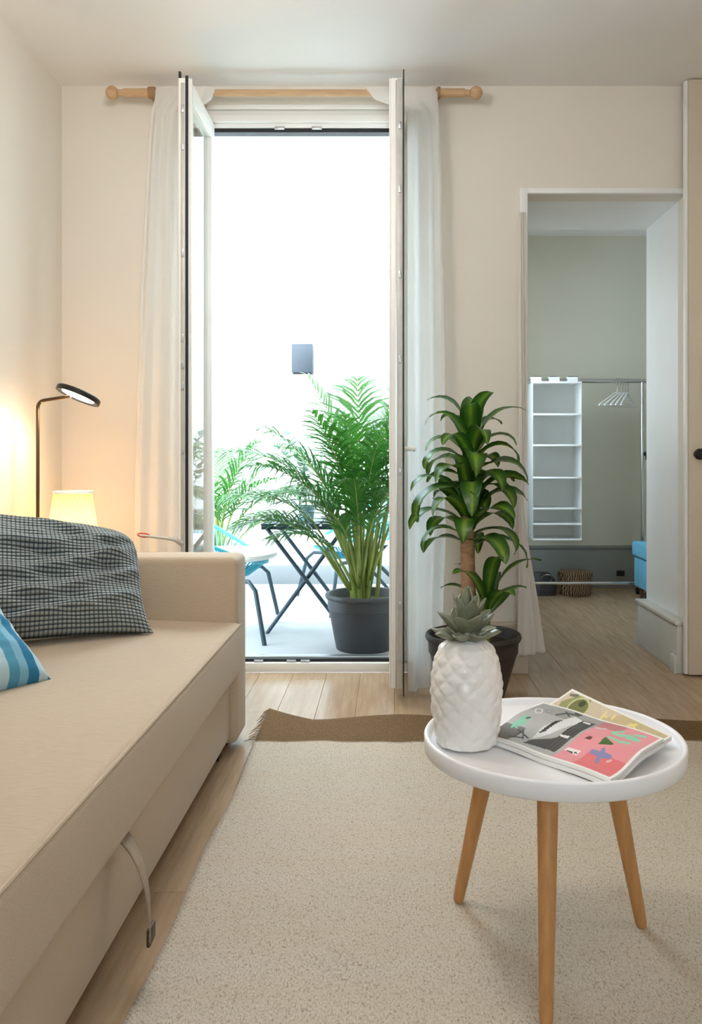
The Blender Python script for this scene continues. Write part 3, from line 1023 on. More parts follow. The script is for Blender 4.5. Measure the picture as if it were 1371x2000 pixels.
def vase_body():
    mb = MB()
    prof = [(0.045, 0.0), (0.052, 0.004), (0.058, 0.03), (0.062, 0.07), (0.064, 0.10), (0.062, 0.13), (0.056, 0.16), (0.046, 0.18), (0.034, 0.190), (0.026, 0.193)]

    def r_at(t):
        s = t * (len(prof) - 1)
        i = min(int(s), len(prof) - 2)
        f_ = s - i
        return (prof[i][0] + (prof[i + 1][0] - prof[i][0]) * f_, prof[i][1] + (prof[i + 1][1] - prof[i][1]) * f_)

    def fn(u, v):
        r, z = r_at(v)
        a = 2 * math.pi * u
        wob = mnoise.noise(Vector((math.cos(a) * 3.1, math.sin(a) * 3.1, z * 42)))
        p_, q_ = u * 11 + z / 0.193 * 6 + 0.14 * wob, u * 11 - z / 0.193 * 6 + 0.14 * wob
        d = abs(math.sin(math.pi * p_) * math.sin(math.pi * q_))
        lump = 0.0036 * d ** 0.5 + 0.0014 * wob + 0.0009 * mnoise.noise(Vector((math.cos(a) * 9, math.sin(a) * 9, z * 130)))
        if v < 0.10 or v > 0.93:
            lump *= 0.2
        return ((r + lump) * math.cos(a), (r + lump) * math.sin(a), z)
    mb.grid(fn, 132, 110)
    mb.f.append(tuple(reversed(range(132))))
    mb.uv.append(None)
    return mb


part('vase_body', vase_body(), 'ceramic', vz, angle=180, weld=True)


def blade(base, az, elev, length, width, droop, nseg=8, fold=0.25, tip=0.85, twist=0.0, base_w=0.45, seed=0.0):
    """arched strap leaf as a grid in its parent's frame: uv.x across, uv.y along"""
    base = Vector(base)
    pts, tans = [], []
    p = base.copy()
    el = elev
    hd_ = Vector((math.cos(az), math.sin(az), 0))
    side0 = Vector((-math.sin(az), math.cos(az), 0))
    for i in range(nseg + 1):
        t = hd_ * math.cos(el) + Vector((0, 0, math.sin(el)))
        pts.append(p.copy())
        tans.append(t)
        p = p + t * (length / nseg)
        el -= droop / nseg * (0.4 + 1.2 * i / nseg)

    def fn(u, v):
        s = v * nseg
        i = min(int(s + 1e-6), nseg - 1)
        f_ = s - i
        c = pts[i].lerp(pts[i + 1], f_)
        t = tans[i].lerp(tans[i + 1], f_).normalized()
        w = width * (base_w + (1 - base_w) * math.sin(min(1, v / 0.45) * math.pi / 2)) * (1 - max(0, (v - 0.45) / 0.55) ** 2.0 * tip) * (1.0 if v < 0.999 else 0.12)
        up = side0.cross(t).normalized() * -1
        a = (u - 0.5)
        tw = twist * v
        sd = side0 * math.cos(tw) + up * math.sin(tw)
        un = up * math.cos(tw) - side0 * math.sin(tw)
        wob = 0.06 * width * math.sin(v * 9 + seed) * (2 * a)
        return c + sd * (a * w) + un * (abs(a) * w * fold + wob)
    return MB().grid(fn, 4, nseg * 2)


random.seed(5)
for (nl, el0, ln, wd, zz, rr) in ((8, 12, 0.050, 0.034, 0.193, 0.020), (8, 38, 0.058, 0.034, 0.203, 0.014), (6, 62, 0.066, 0.032, 0.214, 0.008), (3, 80, 0.07, 0.028, 0.224, 0.003)):
    for k in range(nl):
        a = 2 * math.pi * k / nl + el0 * 0.3
        lf = blade((rr * math.cos(a), rr * math.sin(a), zz - 0.004), a, R(el0 + random.uniform(-6, 6)), ln, wd, R(-28), 6, 0.55, 0.9, base_w=0.6)
        o = part('crown_leaf', lf, 'succulent', vz, angle=180)
        o.modifiers.new('thickness', 'SOLIDIFY').thickness = 0.0025
part('crown_core', MB().lathe([(0.026, 0.188), (0.024, 0.200), (0.014, 0.222), (0.006, 0.238), (0.0001, 0.240)], 20), 'succulent', vz)


# ------------------------------------------------------------------ magazines
def homography(src, dst):
    import numpy as np
    A = []
    for (u, v), (x, y) in zip(src, dst):
        A.append([u, v, 1, 0, 0, 0, -x * u, -x * v, -x])
        A.append([0, 0, 0, u, v, 1, -y * u, -y * v, -y])
    _, _, vt = np.linalg.svd(np.array(A, float))
    h_ = vt[-1]
    return lambda u, v: ((h_[0] * u + h_[1] * v + h_[2]) / (h_[6] * u + h_[7] * v + h_[8]), (h_[3] * u + h_[4] * v + h_[5]) / (h_[6] * u + h_[7] * v + h_[8]))


def inpoly(x, y, P):
    c = False
    j = len(P) - 1
    for i in range(len(P)):
        if (P[i][1] > y) != (P[j][1] > y) and x < (P[j][0] - P[i][0]) * (y - P[i][1]) / (P[j][1] - P[i][1]) + P[i][0]:
            c = not c
        j = i
    return c


def stroke(x, y, a, b2, w):
    ax, ay = a
    bx_, by_ = b2
    L2 = (bx_ - ax) ** 2 + (by_ - ay) ** 2
    t = max(0, min(1, ((x - ax) * (bx_ - ax) + (y - ay) * (by_ - ay)) / L2))
    return math.hypot(x - ax - t * (bx_ - ax), y - ay - t * (by_ - ay)) < w


BLK, WHT = (38, 38, 40), (232, 232, 230)
MINT = (140, 214, 178)


def cover_a(u, v, x, y):
    if min(u, 1 - u) < 0.022 or min(v, 1 - v) < 0.03:
        return (240, 238, 236)
    if u < 0.56:
        c = (178, 178, 174)
        if v > 0.72:
            c = (156, 154, 150)
        if u < 0.2 and v < 0.34:
            c = (112, 104, 98)
        if inpoly(x, y, [(345, 405), (420, 345), (560, 300), (640, 270), (700, 300), (580, 350), (480, 380)]):
            c = (222, 222, 222)
        for k in range(7):                       # zebra strokes
            if stroke(x, y, (405 + k * 17, 370 - k * 9), (450 + k * 17, 360 - k * 9), 4.0):
                c = BLK
        if inpoly(x, y, [(290, 430), (350, 405), (470, 405), (520, 400), (440, 470), (400, 455)]):
            c = (70, 70, 70)
        for (p, q) in (((225, 390), (300, 350)), ((265, 345), (330, 400)), ((200, 385), (300, 395)), ((300, 350), (290, 400))):
            if stroke(x, y, p, q, 4):
                c = BLK
        if inpoly(x, y, [(430, 455), (640, 330), (690, 292), (780, 315), (640, 400), (495, 485)]):
            c = (62, 60, 60)
            if (int((x + 1.7 * y) / 9) % 4) == 0:
                c = (96, 94, 92)
            if inpoly(x, y, [(695, 298), (745, 312), (735, 322), (690, 308)]) or inpoly(x, y, [(545, 385), (610, 400), (590, 412), (540, 395)]):
                c = WHT
        # green lettering and pale rings
        for (p, q) in (((222, 325), (262, 300)), ((232, 312), (256, 330)), ((262, 296), (268, 322)), ((268, 300), (300, 300)), ((280, 285), (292, 316)), ((300, 280), (318, 310)), ((312, 276), (345, 292))):
            if stroke(x, y, p, q, 6):
                c = (120, 206, 168)
        if stroke(x, y, (322, 286), (345, 284), 5):
            c = BLK
        dd = math.hypot((x - 402) / 1.35, y - 234)
        if 13 < dd < 22:
            c = (206, 208, 206)
        dd = math.hypot((x - 470) / 1.5, y - 236)
        if 12 < dd < 17:
            c = (136, 136, 132)
        for (p, q) in (((515, 265), (580, 250)), ((580, 240), (600, 270)), ((600, 250), (660, 262)), ((640, 245), (680, 258))):
            if stroke(x, y, p, q, 6):
                c = (72, 72, 70)
        return c
    c = (232, 150, 156)
    if v < 0.32 and u > 0.72:
        c = (228, 118, 122)
    if v > 0.8 and u < 0.75:
        c = (196, 120, 124)
        if inpoly(x, y, [(715, 280), (770, 290), (760, 305), (705, 295)]):
            c = (226, 110, 130)
    if inpoly(x, y, [(568, 470), (600, 458), (685, 488), (652, 514)]):
        c = (240, 232, 226)
        if stroke(x, y, (588, 482), (620, 492), 7) or stroke(x, y, (640, 494), (652, 497), 5):
            c = BLK
    if inpoly(x, y, [(795, 462), (848, 418), (905, 470), (880, 472)]):
        c = (64, 108, 50)
    if inpoly(x, y, [(705, 418), (740, 405), (765, 418), (745, 432)]):
        c = (110, 66, 62)
    for (p, q) in (((760, 500), (880, 535)), ((835, 498), (790, 560)), ((800, 520), (850, 530))):
        if stroke(x, y, p, q, 14):
            c = (136, 136, 178)
    for (p, q) in (((890, 380), (960, 372)), ((900, 390), (960, 410)), ((865, 415), (930, 445)), ((930, 450), (1010, 462)), ((960, 395), (1040, 420)), ((1000, 400), (1075, 432)), ((985, 420), (1065, 440)), ((1040, 395), (1110, 400))):
        if stroke(x, y, p, q, 8):
            c = MINT
    if stroke(x, y, (860, 562), (890, 556), 6):
        c = (238, 190, 190)
    if stroke(x, y, (780, 345), (845, 352), 6):
        c = (212, 196, 196)
    return c


def cover_b(u, v, x, y):
    if min(u, 1 - u) < 0.022 or min(v, 1 - v) < 0.03:
        return (238, 236, 228)
    c = (206, 190, 164)
    if inpoly(x, y, [(515, 150), (560, 110), (690, 105), (790, 145), (760, 200), (640, 205), (560, 170)]):
        c = (146, 146, 92)
        dd = math.hypot((x - 690) / 1.9, y - 165)
        if dd < 40:
            c = (112, 116, 62)
        if 40 < dd < 48:
            c = (196, 196, 140)
        if math.hypot((x - 720) / 2.0, y - 150) < 14:
            c = (60, 64, 34)
    if inpoly(x, y, [(180, 190), (340, 155), (380, 170), (240, 215)]):
        c = (96, 108, 68) if (int(x / 14) + int(y / 9)) % 2 else (140, 146, 100)
    if inpoly(x, y, [(360, 165), (510, 140), (560, 190), (440, 170)]):
        c = (196, 184, 140)
    if x > 860:
        c = (200, 182, 140) if y > 240 else (212, 196, 172)
    for (p, q) in (((850, 240), (890, 215)), ((880, 225), (890, 240)), ((1020, 290), (1075, 290)), ((1040, 285), (1080, 325)), ((925, 250), (950, 236))):
        if stroke(x, y, p, q, 5):
            c = (236, 218, 130)
    if inpoly(x, y, [(620, 82), (690, 100), (684, 112), (616, 95)]):
        c = (112, 108, 96)
    return c


def magazine(name, label, corners, z0, th, paint, zoom, nu=150, nv=124, lift=None):
    """corners: A (spine start), B, C, D in plan; thickness th; the cover gently curved"""
    A, B, C_, D = [Vector((p[0], p[1], 0)) for p in corners]
    org = (A + B + C_ + D) / 4
    t = thing(name, label, 'magazine', (org.x, org.y, z0))
    H = homography([(0, 0), (1, 0), (1, 1), (0, 1)], zoom)

    def P(u, v):
        p = A * (1 - u) * (1 - v) + B * u * (1 - v) + C_ * u * v + D * (1 - u) * v - org
        return p

    def wav(u, v):
        return lift(u, v) if lift else 0.0
    pg = MB()
    ins = 0.004
    def edge(u, v, top):
        uu = ins + (1 - 2 * ins) * u
        vv = ins + (1 - 2 * ins) * v
        p = P(uu, vv)
        return (p.x, p.y, wav(u, v) + (th - 0.0006 if top else 0.0006))
    NN = 16
    pg.grid(lambda u, v: edge(u, v, True), NN, NN)
    pg.grid(lambda u, v: edge(1 - u, v, False), NN, NN)
    for side in range(4):
        def sd(u, v, side=side):
            a, b2 = {0: (u, 0.0), 1: (1.0, u), 2: (1 - u, 1.0), 3: (0.0, 1 - u)}[side]
            e0, e1 = edge(a, b2, False), edge(a, b2, True)
            return tuple(e0[k] + (e1[k] - e0[k]) * v for k in range(3))
        pg.grid(sd, NN, 1)
    part('pages', pg, 'paper', t, angle=40, weld=True)
    bc = MB()
    bc.grid(lambda u, v: (P(1 - u, v).x, P(1 - u, v).y, wav(1 - u, v)), NN, NN)
    part('back_cover', bc, 'coverwhite', t, angle=60)
    fc = MB()
    fc.grid(lambda u, v: (P(u, v).x, P(u, v).y, th + wav(u, v)), nu, nv)
    o = part('front_cover', fc, 'print', t, angle=60)
    me = o.data
    ca = me.color_attributes.new('print', 'FLOAT_COLOR', 'CORNER')
    for f_ in me.polygons:
        j, i = divmod(f_.index, nu)
        u, v = (i + 0.5) / nu, (j + 0.5) / nv
        x, y = H(u, v)
        c = paint(u, v, x, y)
        cc_ = (lin(c[0]), lin(c[1]), lin(c[2]), 1.0)
        for li in f_.loop_indices:
            ca.data[li].color = cc_
    sp = MB()
    sp.grid(lambda u, v: (P(u, 0.0).x, P(u, 0.0).y, th * v + wav(u, 0)), NN, 1)
    part('spine', sp, 'coverwhite', t, angle=60)
    return t


ZA = [(20, 365), (890, 690), (1235, 400), (430, 165)]
ZB = [(160, 190), (900, 470), (1262, 350), (630, 62)]
magazine('magazine', 'olive and beige covered magazine lying under the pink one', [(0.236, 1.652), (0.388, 1.425), (0.514, 1.515), (0.384, 1.752)], SURF + 0.0005, 0.007, cover_b, ZB,
         lift=lambda u, v: 0.034 * v * v * (1 - 0.6 * u))
MA = [(0.172, 1.548), (0.352, 1.326), (0.486, 1.475), (0.313, 1.695)]


def sstep(x):
    x = min(1.0, max(0.0, x))
    return x * x * (3 - 2 * x)


def rise(u, v):
    return 0.0150 * sstep((v - 0.12) / 0.5) + 0.0022 * math.sin(u * 6.0) ** 2


magazine('magazine', 'thick plain magazine sandwiched under the pink and grey one', [(p[0] - 0.003 + 0.002 * i, p[1] + 0.002 - 0.002 * i) for i, p in enumerate(MA)], SURF + 0.0005, 0.008,
         lambda u, v, x, y: (228, 226, 222), ZA, 20, 20, lift=rise)
magazine('magazine', 'pink and grey collage magazine on top of the pile', MA, SURF + 0.0005 + 0.0088, 0.006, cover_a, ZA, lift=rise)


# ------------------------------------------------------------------ plants
def pot(parent, r_rim, r_base, hgt, mat, soil=0.9):
    rr = r_rim
    pr = [(0.0001, 0.0), (r_base - 0.004, 0.0), (r_base, 0.004), (rr * 0.93, hgt * 0.72), (rr * 0.95, hgt * 0.725), (rr * 0.96, hgt * 0.90), (rr, hgt * 0.91), (rr + 0.004, hgt * 0.95), (rr, hgt * 0.995), (rr - 0.006, hgt),
          (rr * 0.93, hgt * 0.985), (rr * 0.88, hgt * 0.90), (rr * 0.84, hgt * 0.80)]
    part('pot', MB().lathe(pr, 56), mat, parent)
    part('soil', MB().lathe([(rr * 0.86, hgt * 0.84), (rr * 0.5, hgt * 0.86), (0.0001, hgt * 0.87)], 36), 'soil', parent)


# corn plant in the corner
DXp, DYp = 0.318, 3.16
dp = thing('corn_plant', 'tall green corn plant in black pot between curtain and passage', 'potted plant', (DXp, DYp, 0.0))
pot(dp, 0.178, 0.112, 0.255, 'potblack')
part('cane', MB().tube([(-0.02, 0, 0.20), (-0.018, 0, 0.40), (-0.022, 0, 0.60), (-0.02, 0, 0.80), (-0.01, 0, 0.99)], [0.030, 0.028, 0.027, 0.018, 0.012], 14), 'bark', dp)
random.seed(21)


def whorl(n_, zc, zr_, ln, wd, el, dr, cx=0.0, cy=0.0, az0=0.0, front=True, jit=0.25):
    for k in range(n_):
        a = az0 + 2.399 * k + random.uniform(-jit, jit)
        f_ = k / max(1, n_ - 1)
        z = zc + zr_ * f_
        e_ = R(el[0] + (el[1] - el[0]) * f_ + random.uniform(-8, 8))
        L = ln * random.uniform(0.82, 1.15)
        ca_, sa_ = math.cos(a), math.sin(a)
        if sa_ > 0.3:                         # towards the wall: shorter
            L *= 0.82
        d_ = R(dr * random.uniform(0.8, 1.2))
        mb = blade((cx + 0.016 * ca_, cy + 0.016 * sa_, z), a, e_, L, wd * random.uniform(0.85, 1.15), d_, 9, 0.22, 0.92, random.uniform(-0.5, 0.5), 0.5, random.uniform(0, 6))
        part('leaf', mb, 'dracaena', dp, angle=180)


whorl(22, 0.585, 0.17, 0.275, 0.080, (20, 76), 150, -0.015, 0, 0.3)
whorl(30, 0.79, 0.22, 0.255, 0.080, (8, 82), 138, -0.008, 0, 1.1)
part('side_shoot', MB().tube([(0.05, -0.02, 0.21), (0.052, -0.02, 0.33), (0.05, -0.02, 0.40)], [0.012, 0.011, 0.008], 10), 'palmstem', dp)
whorl(11, 0.31, 0.10, 0.25, 0.062, (38, 78), 95, 0.05, -0.02, 2.0)


# areca palms in the courtyard
def frond_mesh(base, az, el, length, droop, stem=0.4, nl=26, leaflet=0.20, lw=0.011, seed=0, lim=None):
    rnd = random.Random(seed)
    mb = MB()
    hd_ = Vector((math.cos(az), math.sin(az), 0))
    side = Vector((-math.sin(az), math.cos(az), 0))
    p = Vector(base)
    pts, tn = [], []
    K = 22
    e_ = el
    for i in range(K + 1):
        t = hd_ * math.cos(e_) + Vector((0, 0, math.sin(e_)))
        pts.append(p.copy())
        tn.append(t)
        p = p + t * (length / K)
        s = i / K
        if s > stem * 0.7:
            e_ -= droop / K * 1.45
    mb.tube([pts[i] for i in range(0, K + 1, 2)], [0.0085 * (1 - i / K) ** 1.3 + 0.0008 for i in range(0, K + 1, 2)], 6)
    mb.nr = len(mb.f)
    for j in range(nl):
        s = stem + (1 - stem) * (j + 0.5) / nl
        i = min(int(s * K), K - 1)
        c = pts[i].lerp(pts[i + 1], s * K - i)
        t = tn[i]
        up = side.cross(t) * -1
        prof = math.sin(math.pi * (0.18 + 0.78 * (j + 0.5) / nl)) ** 0.8
        for sg in (-1, 1):
            L = leaflet * prof * rnd.uniform(0.85, 1.15)
            fwd = 0.75 + 0.5 * s + rnd.uniform(-0.1, 0.1)
            d = (side * sg * (0.7 + 0.35 * rnd.random()) + t * fwd + up * (0.1 + 0.3 * rnd.random())).normalized()
            q = c.copy()
            wv_ = t.cross(d).cross(d).normalized()
            vs, NS = [], 4
            for m_ in range(NS + 1):
                f_ = m_ / NS
                w = lw * (0.55 + 0.45 * math.sin(min(1, f_ / 0.4) * math.pi / 2)) * (1 - 0.93 * max(0, (f_ - 0.35) / 0.65) ** 1.4)
                vs += [q - wv_ * w * 0.5, q + wv_ * w * 0.5]
                q = q + d * (L / NS)
                d = (d + Vector((0, 0, -0.24 - 0.22 * rnd.random()))).normalized()
            fs, uvs = [], []
            for m_ in range(NS):
                fs.append((2 * m_, 2 * m_ + 1, 2 * m_ + 3, 2 * m_ + 2))
                uvs.append([(0.2, m_ / NS), (0.8, m_ / NS), (0.8, (m_ + 1) / NS), (0.2, (m_ + 1) / NS)])
            mb.add(vs, fs, uvs)
    if lim:                     # leaves bend along the walls they reach
        def soft(q_, l_):
            return l_ + 0.1 * math.exp((q_ - l_ - 0.1) / 0.1) if q_ < l_ + 0.1 else q_
        mb.v = [(-soft(-x_, -lim[0]), soft(y_, lim[1]), z_) for (x_, y_, z_) in mb.v]
    return mb


FZ = 0.022


def add_frond(mb, parent):
    o = part('frond', mb, 'palmleaf', parent, angle=180)
    o.data.materials.append(M['palmstem'])
    for f_ in list(o.data.polygons)[:mb.nr]:
        f_.material_index = 1


ap = thing('areca_palm', 'big bushy areca palm in dark grey pot just outside the door', 'potted plant', (-0.115, 3.935, FZ))
pot(ap, 0.183, 0.135, 0.262, 'potplastic')
rnd = random.Random(11)
for k in range(16):
    a = rnd.uniform(0, 2 * math.pi)
    r0 = rnd.uniform(0.01, 0.07)
    b0 = Vector((r0 * math.cos(a) - 0.01, r0 * math.sin(a) * 0.8, 0.22))
    lean = Vector((rnd.uniform(-0.10, 0.06), rnd.uniform(-0.03, 0.05), 0))
    hgt = rnd.uniform(0.34, 0.52)
    part('stem', MB().tube([b0, b0 + lean * 0.35 + Vector((0, 0, hgt * 0.5)), b0 + lean + Vector((0, 0, hgt))], [0.011, 0.009, 0.006], 8), 'palmstem', ap)
# azimuth (deg, 180 = left in the picture, 90 = away from the house), elevation, length, droop
FR = [(178, 62, 0.86, 80), (200, 70, 0.90, 70), (160, 56, 0.84, 95), (188, 76, 0.98, 50), (140, 72, 0.98, 60), (120, 78, 1.02, 45), (95, 80, 1.08, 40), (60, 76, 1.06, 50), (20, 78, 1.06, 46), (0, 70, 0.98, 60),
      (340, 82, 1.04, 36), (220, 80, 1.00, 36), (250, 84, 1.00, 30), (170, 84, 1.06, 30), (100, 86, 1.12, 22), (30, 84, 1.14, 26), (172, 54, 0.80, 88), (150, 60, 0.80, 85),
      (290, 82, 0.92, 46), (310, 76, 0.80, 60), (235, 72, 0.74, 70), (75, 62, 0.9, 80), (130, 58, 0.86, 86), (10, 86, 1.1, 20), (210, 60, 0.70, 85), (260, 76, 0.72, 66), (350, 80, 0.98, 40), (182, 66, 1.02, 78)]
for i, (az, el, L, dr) in enumerate(FR):
    a = R(az + rnd.uniform(-8, 8))
    r0 = 0.05 * rnd.random()
    b0 = (r0 * math.cos(a) - 0.02, r0 * math.sin(a), 0.24 + 0.10 * rnd.random())
    inward = 200 < az < 340
    mb = frond_mesh(b0, a, R(el), L * (0.84 if inward else 0.94), R(dr), 0.42, 21, 0.22 if inward else 0.29, 0.0150, i, (0.44, -0.24))
    add_frond(mb, ap)

lp = thing('areca_palm', 'smaller areca palm behind the left turquoise chair', 'potted plant', (-1.12, 5.36, FZ))
pot(lp, 0.15, 0.11, 0.22, 'potplastic')
rnd = random.Random(4)
for k in range(9):
    a = rnd.uniform(0, 2 * math.pi)
    b0 = Vector((0.05 * rnd.random() * math.cos(a), 0.05 * rnd.random() * math.sin(a), 0.18))
    part('stem', MB().tube([b0, b0 + Vector((rnd.uniform(-0.02, 0.03), 0, 0.2)), b0 + Vector((rnd.uniform(-0.04, 0.05), 0, 0.42))], [0.011, 0.009, 0.006], 8), 'palmstem', lp)
for i, (az, el, L, dr) in enumerate([(0, 66, 0.78, 80), (20, 76, 0.84, 55), (340, 72, 0.80, 70), (180, 72, 0.82, 66), (200, 80, 0.84, 40), (100, 80, 0.84, 40), (260, 78, 0.74, 55), (300, 70, 0.72, 80), (5, 52, 0.70, 95), (150, 60, 0.76, 90), (45, 82, 0.88, 36), (350, 84, 0.86, 40), (230, 66, 0.7, 80)]):
    a = R(az + rnd.uniform(-8, 8))
    add_frond(frond_mesh((0.02 * math.cos(a), 0.02 * math.sin(a), 0.20), a, R(el), L, R(dr), 0.42, 18, 0.25, 0.016, 50 + i), lp)

# ------------------------------------------------------------------ bistro table with a small plant
BT_X, BT_Y, BT_Z = -0.425, 4.41, 0.585
bt = thing('bistro_table', 'folding dark slatted bistro table with crossed legs in the courtyard', 'table', (BT_X, BT_Y, FZ))
bz = BT_Z - FZ
for k in range(6):
    x = -0.222 + k * 0.0765
    part('slat', bx((x, -0.20, bz - 0.014), (x + 0.062, 0.20, bz)), 'patiometal', bt, 0.003)
for y in (-0.17, 0.16):
    part('top_rail', bx((-0.225, y, bz - 0.032), (0.225, y + 0.014, bz - 0.0145)), 'patiometal', bt)
for y in (-0.178, 0.185):
    part('leg', MB().tube([(-0.195, y, bz - 0.025), (0.215, y, 0.0)], 0.0105, 8), 'patiometal', bt)
    part('leg', MB().tube([(0.195, y * 0.86, bz - 0.025), (-0.20, y * 0.86, 0.0)], 0.0105, 8), 'patiometal', bt)
part('crossbar', MB().tube([(-0.155, -0.155, 0.068), (-0.155, 0.16, 0.068)], 0.007, 8), 'patiometal', bt)
part('crossbar', MB().tube([(0.165, -0.178, 0.068), (0.165, 0.185, 0.068)], 0.007, 8), 'patiometal', bt)

ep = thing('eucalyptus_plant', 'grey green round leaved plant in pale blue pot on bistro table', 'potted plant', (-0.44, 4.45, BT_Z + 0.0005))
part('pot', MB().lathe([(0.0001, 0.0), (0.036, 0.0), (0.046, 0.07), (0.049, 0.075), (0.047, 0.082), (0.041, 0.080), (0.039, 0.066)], 28), 'paleblue', ep)
part('soil', MB().lathe([(0.041, 0.068), (0.0001, 0.072)], 20), 'soil', ep)
rnd = random.Random(9)
for k, (dx, dy, hz) in enumerate([(-0.17, 0.02, 0.40), (-0.10, -0.05, 0.45), (-0.05, 0.06, 0.42), (-0.20, -0.02, 0.34), (-0.02, -0.02, 0.38)]):
    pts = arc((0, 0, 0.07), (dx * 0.15, dy * 0.2, hz * 0.7), (dx, dy, hz), 10)
    part('twig', MB().tube(pts, [0.003 - 0.0002 * i for i in range(11)], 6), 'palmstem', ep)
    for j in range(4, 11):
        for sg in (-1, 1):
            a = rnd.uniform(0, 6.28)
            lf = blade(pts[j], a, R(rnd.uniform(-20, 50)), rnd.uniform(0.04, 0.055), rnd.uniform(0.034, 0.042), R(30), 4, 0.1, 0.8, 0, 0.25)
            part('leaf', lf, 'eucalyptus', ep, angle=180)
tr_ = thing('serving_dish', 'small white dish on the bistro table beside the plant', 'dish', (-0.31, 4.42, BT_Z + 0.0005))
part('bowl', MB().lathe([(0.0001, 0.0), (0.035, 0.0), (0.055, 0.02), (0.06, 0.028), (0.057, 0.028), (0.05, 0.018), (0.0001, 0.006)], 28), 'ceramic', tr_)
part('foot_ring', MB().lathe([(0.030, -0.0003), (0.034, -0.0003), (0.034, 0.003), (0.030, 0.003), (0.030, -0.0003)], 28), 'ceramic', tr_)


# ------------------------------------------------------------------ string chairs
def string_chair(label, loc, rz):
    """round string chair; local +x is the front"""
    t = thing('string_chair', label, 'chair', loc, rz, 'turquoise courtyard chairs')
    K = 64

    def rim(a):
        x = 0.36 * math.cos(a)
        y = 0.36 * math.sin(a) * (1 - 0.10 * math.cos(a))
        back = (1 - math.cos(a)) / 2
        z = 0.355 + 0.45 * back ** 1.15
        return Vector((x - 0.10 * back, y, z))

    def hub(a):
        return Vector((0.10 + 0.07 * math.cos(a), 0.07 * math.sin(a), 0.285))
    part('rim', MB().tube([rim(2 * math.pi * i / K) for i in range(K + 1)], 0.011, 8, False), 'aqua', t)
    part('hub_ring', MB().tube([hub(2 * math.pi * i / 24) for i in range(25)], 0.008, 6, False), 'aqua', t)
    sb = MB()
    for i in range(72):
        a = 2 * math.pi * (i + 0.5) / 72
        sb.tube([rim(a), rim(a).lerp(hub(a), 0.5) + Vector((0, 0, -0.035)), hub(a)], 0.0042, 5, False)
    part('cord_web', sb, 'aqua', t)
    # cushion
    cu = MB().lathe([(0.0001, 0.372), (0.24, 0.372), (0.272, 0.378), (0.280, 0.390), (0.272, 0.402), (0.24, 0.410), (0.0001, 0.414)], 40, (0.135, 0, 0))
    part('seat_cushion', cu, 'whitecloth', t)
    for sy in (-1, 1):
        part('leg', MB().tube([(0.05, sy * 0.16, 0.285), (0.30, sy * 0.30, 0.29), (0.335, sy * 0.335, 0.25), (0.385, sy * 0.395, 0.0)], 0.0115, 8), 'patiometal', t)
        part('leg', MB().tube([(0.05, sy * 0.16, 0.285), (-0.22, sy * 0.24, 0.0)], 0.0115, 8), 'patiometal', t)
        part('back_strut', MB().tube([(0.05, sy * 0.16, 0.285), (-0.25, sy * 0.27, 0.655)], 0.009, 8), 'patiometal', t)
    part('cross_strut', MB().tube([(0.05, -0.16, 0.285), (0.05, 0.16, 0.285)], 0.010, 8), 'patiometal', t)
    return t


string_chair('turquoise string chair with white cushion left of bistro table', (-1.0, 4.36, FZ), R(3))
string_chair('turquoise string chair with white cushion behind the big palm', (-0.10, 5.18, FZ), R(200))

# ------------------------------------------------------------------ next room: rack, organizer, hangers, basket, bag, ottoman
RKY = 5.52
rk = thing('garment_rack', 'chrome garment rack against the pale green wall', 'clothes rack', (1.33, RKY, 0))
RX = 0.345         # right upright (local)
part('top_bar', MB().tube([(-0.62, 0, 1.428), (0.39, 0, 1.428)], 0.014, 12), 'chrome', rk)
for x in (-0.60, RX):
    part('upright', MB().tube([(x, 0, 0.10), (x, 0, 1.42)], 0.011, 12), 'chrome', rk)
    part('foot', MB().tube([(x, -0.11, 0.055), (x, 0.11, 0.055)], 0.012, 10), 'chrome', rk)
    for yy in (-0.10, 0.10):
        part('castor', MB().tube([(x - 0.012, yy, 0.0225), (x + 0.012, yy, 0.0225)], 0.022, 14), 'rubber', rk)
part('top_bar_cap', MB().tube([(0.388, 0, 1.428), (0.402, 0, 1.428)], 0.018, 12), 'blackmetal', rk)
rail = [(-0.60, -0.10, 0.105), (0.26, -0.10, 0.105)] + [tuple(p) for p in arc((0.26, -0.10, 0.105), (RX, -0.10, 0.105), (RX, -0.03, 0.115), 6)] + [(RX, 0.0, 0.12)]
part('bottom_rail', MB().tube(rail, 0.010, 10), 'chrome', rk)
part('clamp', MB().tube([(RX - 0.016, 0, 0.90), (RX - 0.016, 0, 0.90)], 0.01, 6).tube([(RX + 0.011, 0, 0.945), (RX + 0.030, -0.006, 0.945)], 0.014, 10).tube([(RX + 0.022, -0.006, 0.945), (RX + 0.024, -0.008, 0.905)], 0.006, 8), 'rubber', rk)

og = thing('hanging_organizer', 'white translucent hanging shelf organizer on the garment rack', 'organizer', (0.93 + 0.158, RKY, 0.388))
OW, OD, OH = 0.158, 0.24, 1.02
part('back_panel', bx((-OW, OD / 2 - 0.002, 0), (OW, OD / 2, OH)), 'organizer', og, smooth=False)
part('side_panel', bx((-OW, -OD / 2, 0), (-OW + 0.002, OD / 2 - 0.002, OH)), 'organizer', og, smooth=False)
part('side_panel', bx((OW - 0.002, -OD / 2, 0), (OW, OD / 2 - 0.002, OH)), 'organizer', og, smooth=False)
for z in (0.0, 0.10, 0.20, 0.40, 0.61, 0.81, OH - 0.003):
    sh_ = part('shelf', bx((-OW + 0.002, -OD / 2, z), (OW - 0.002, OD / 2 - 0.002, z + 0.004)), 'organizer', og, smooth=False)
    part('shelf_binding', bx((-OW, -OD / 2 - 0.004, z - 0.004), (OW, -OD / 2, z + 0.008)), 'organizer_edge', sh_, 0.001)
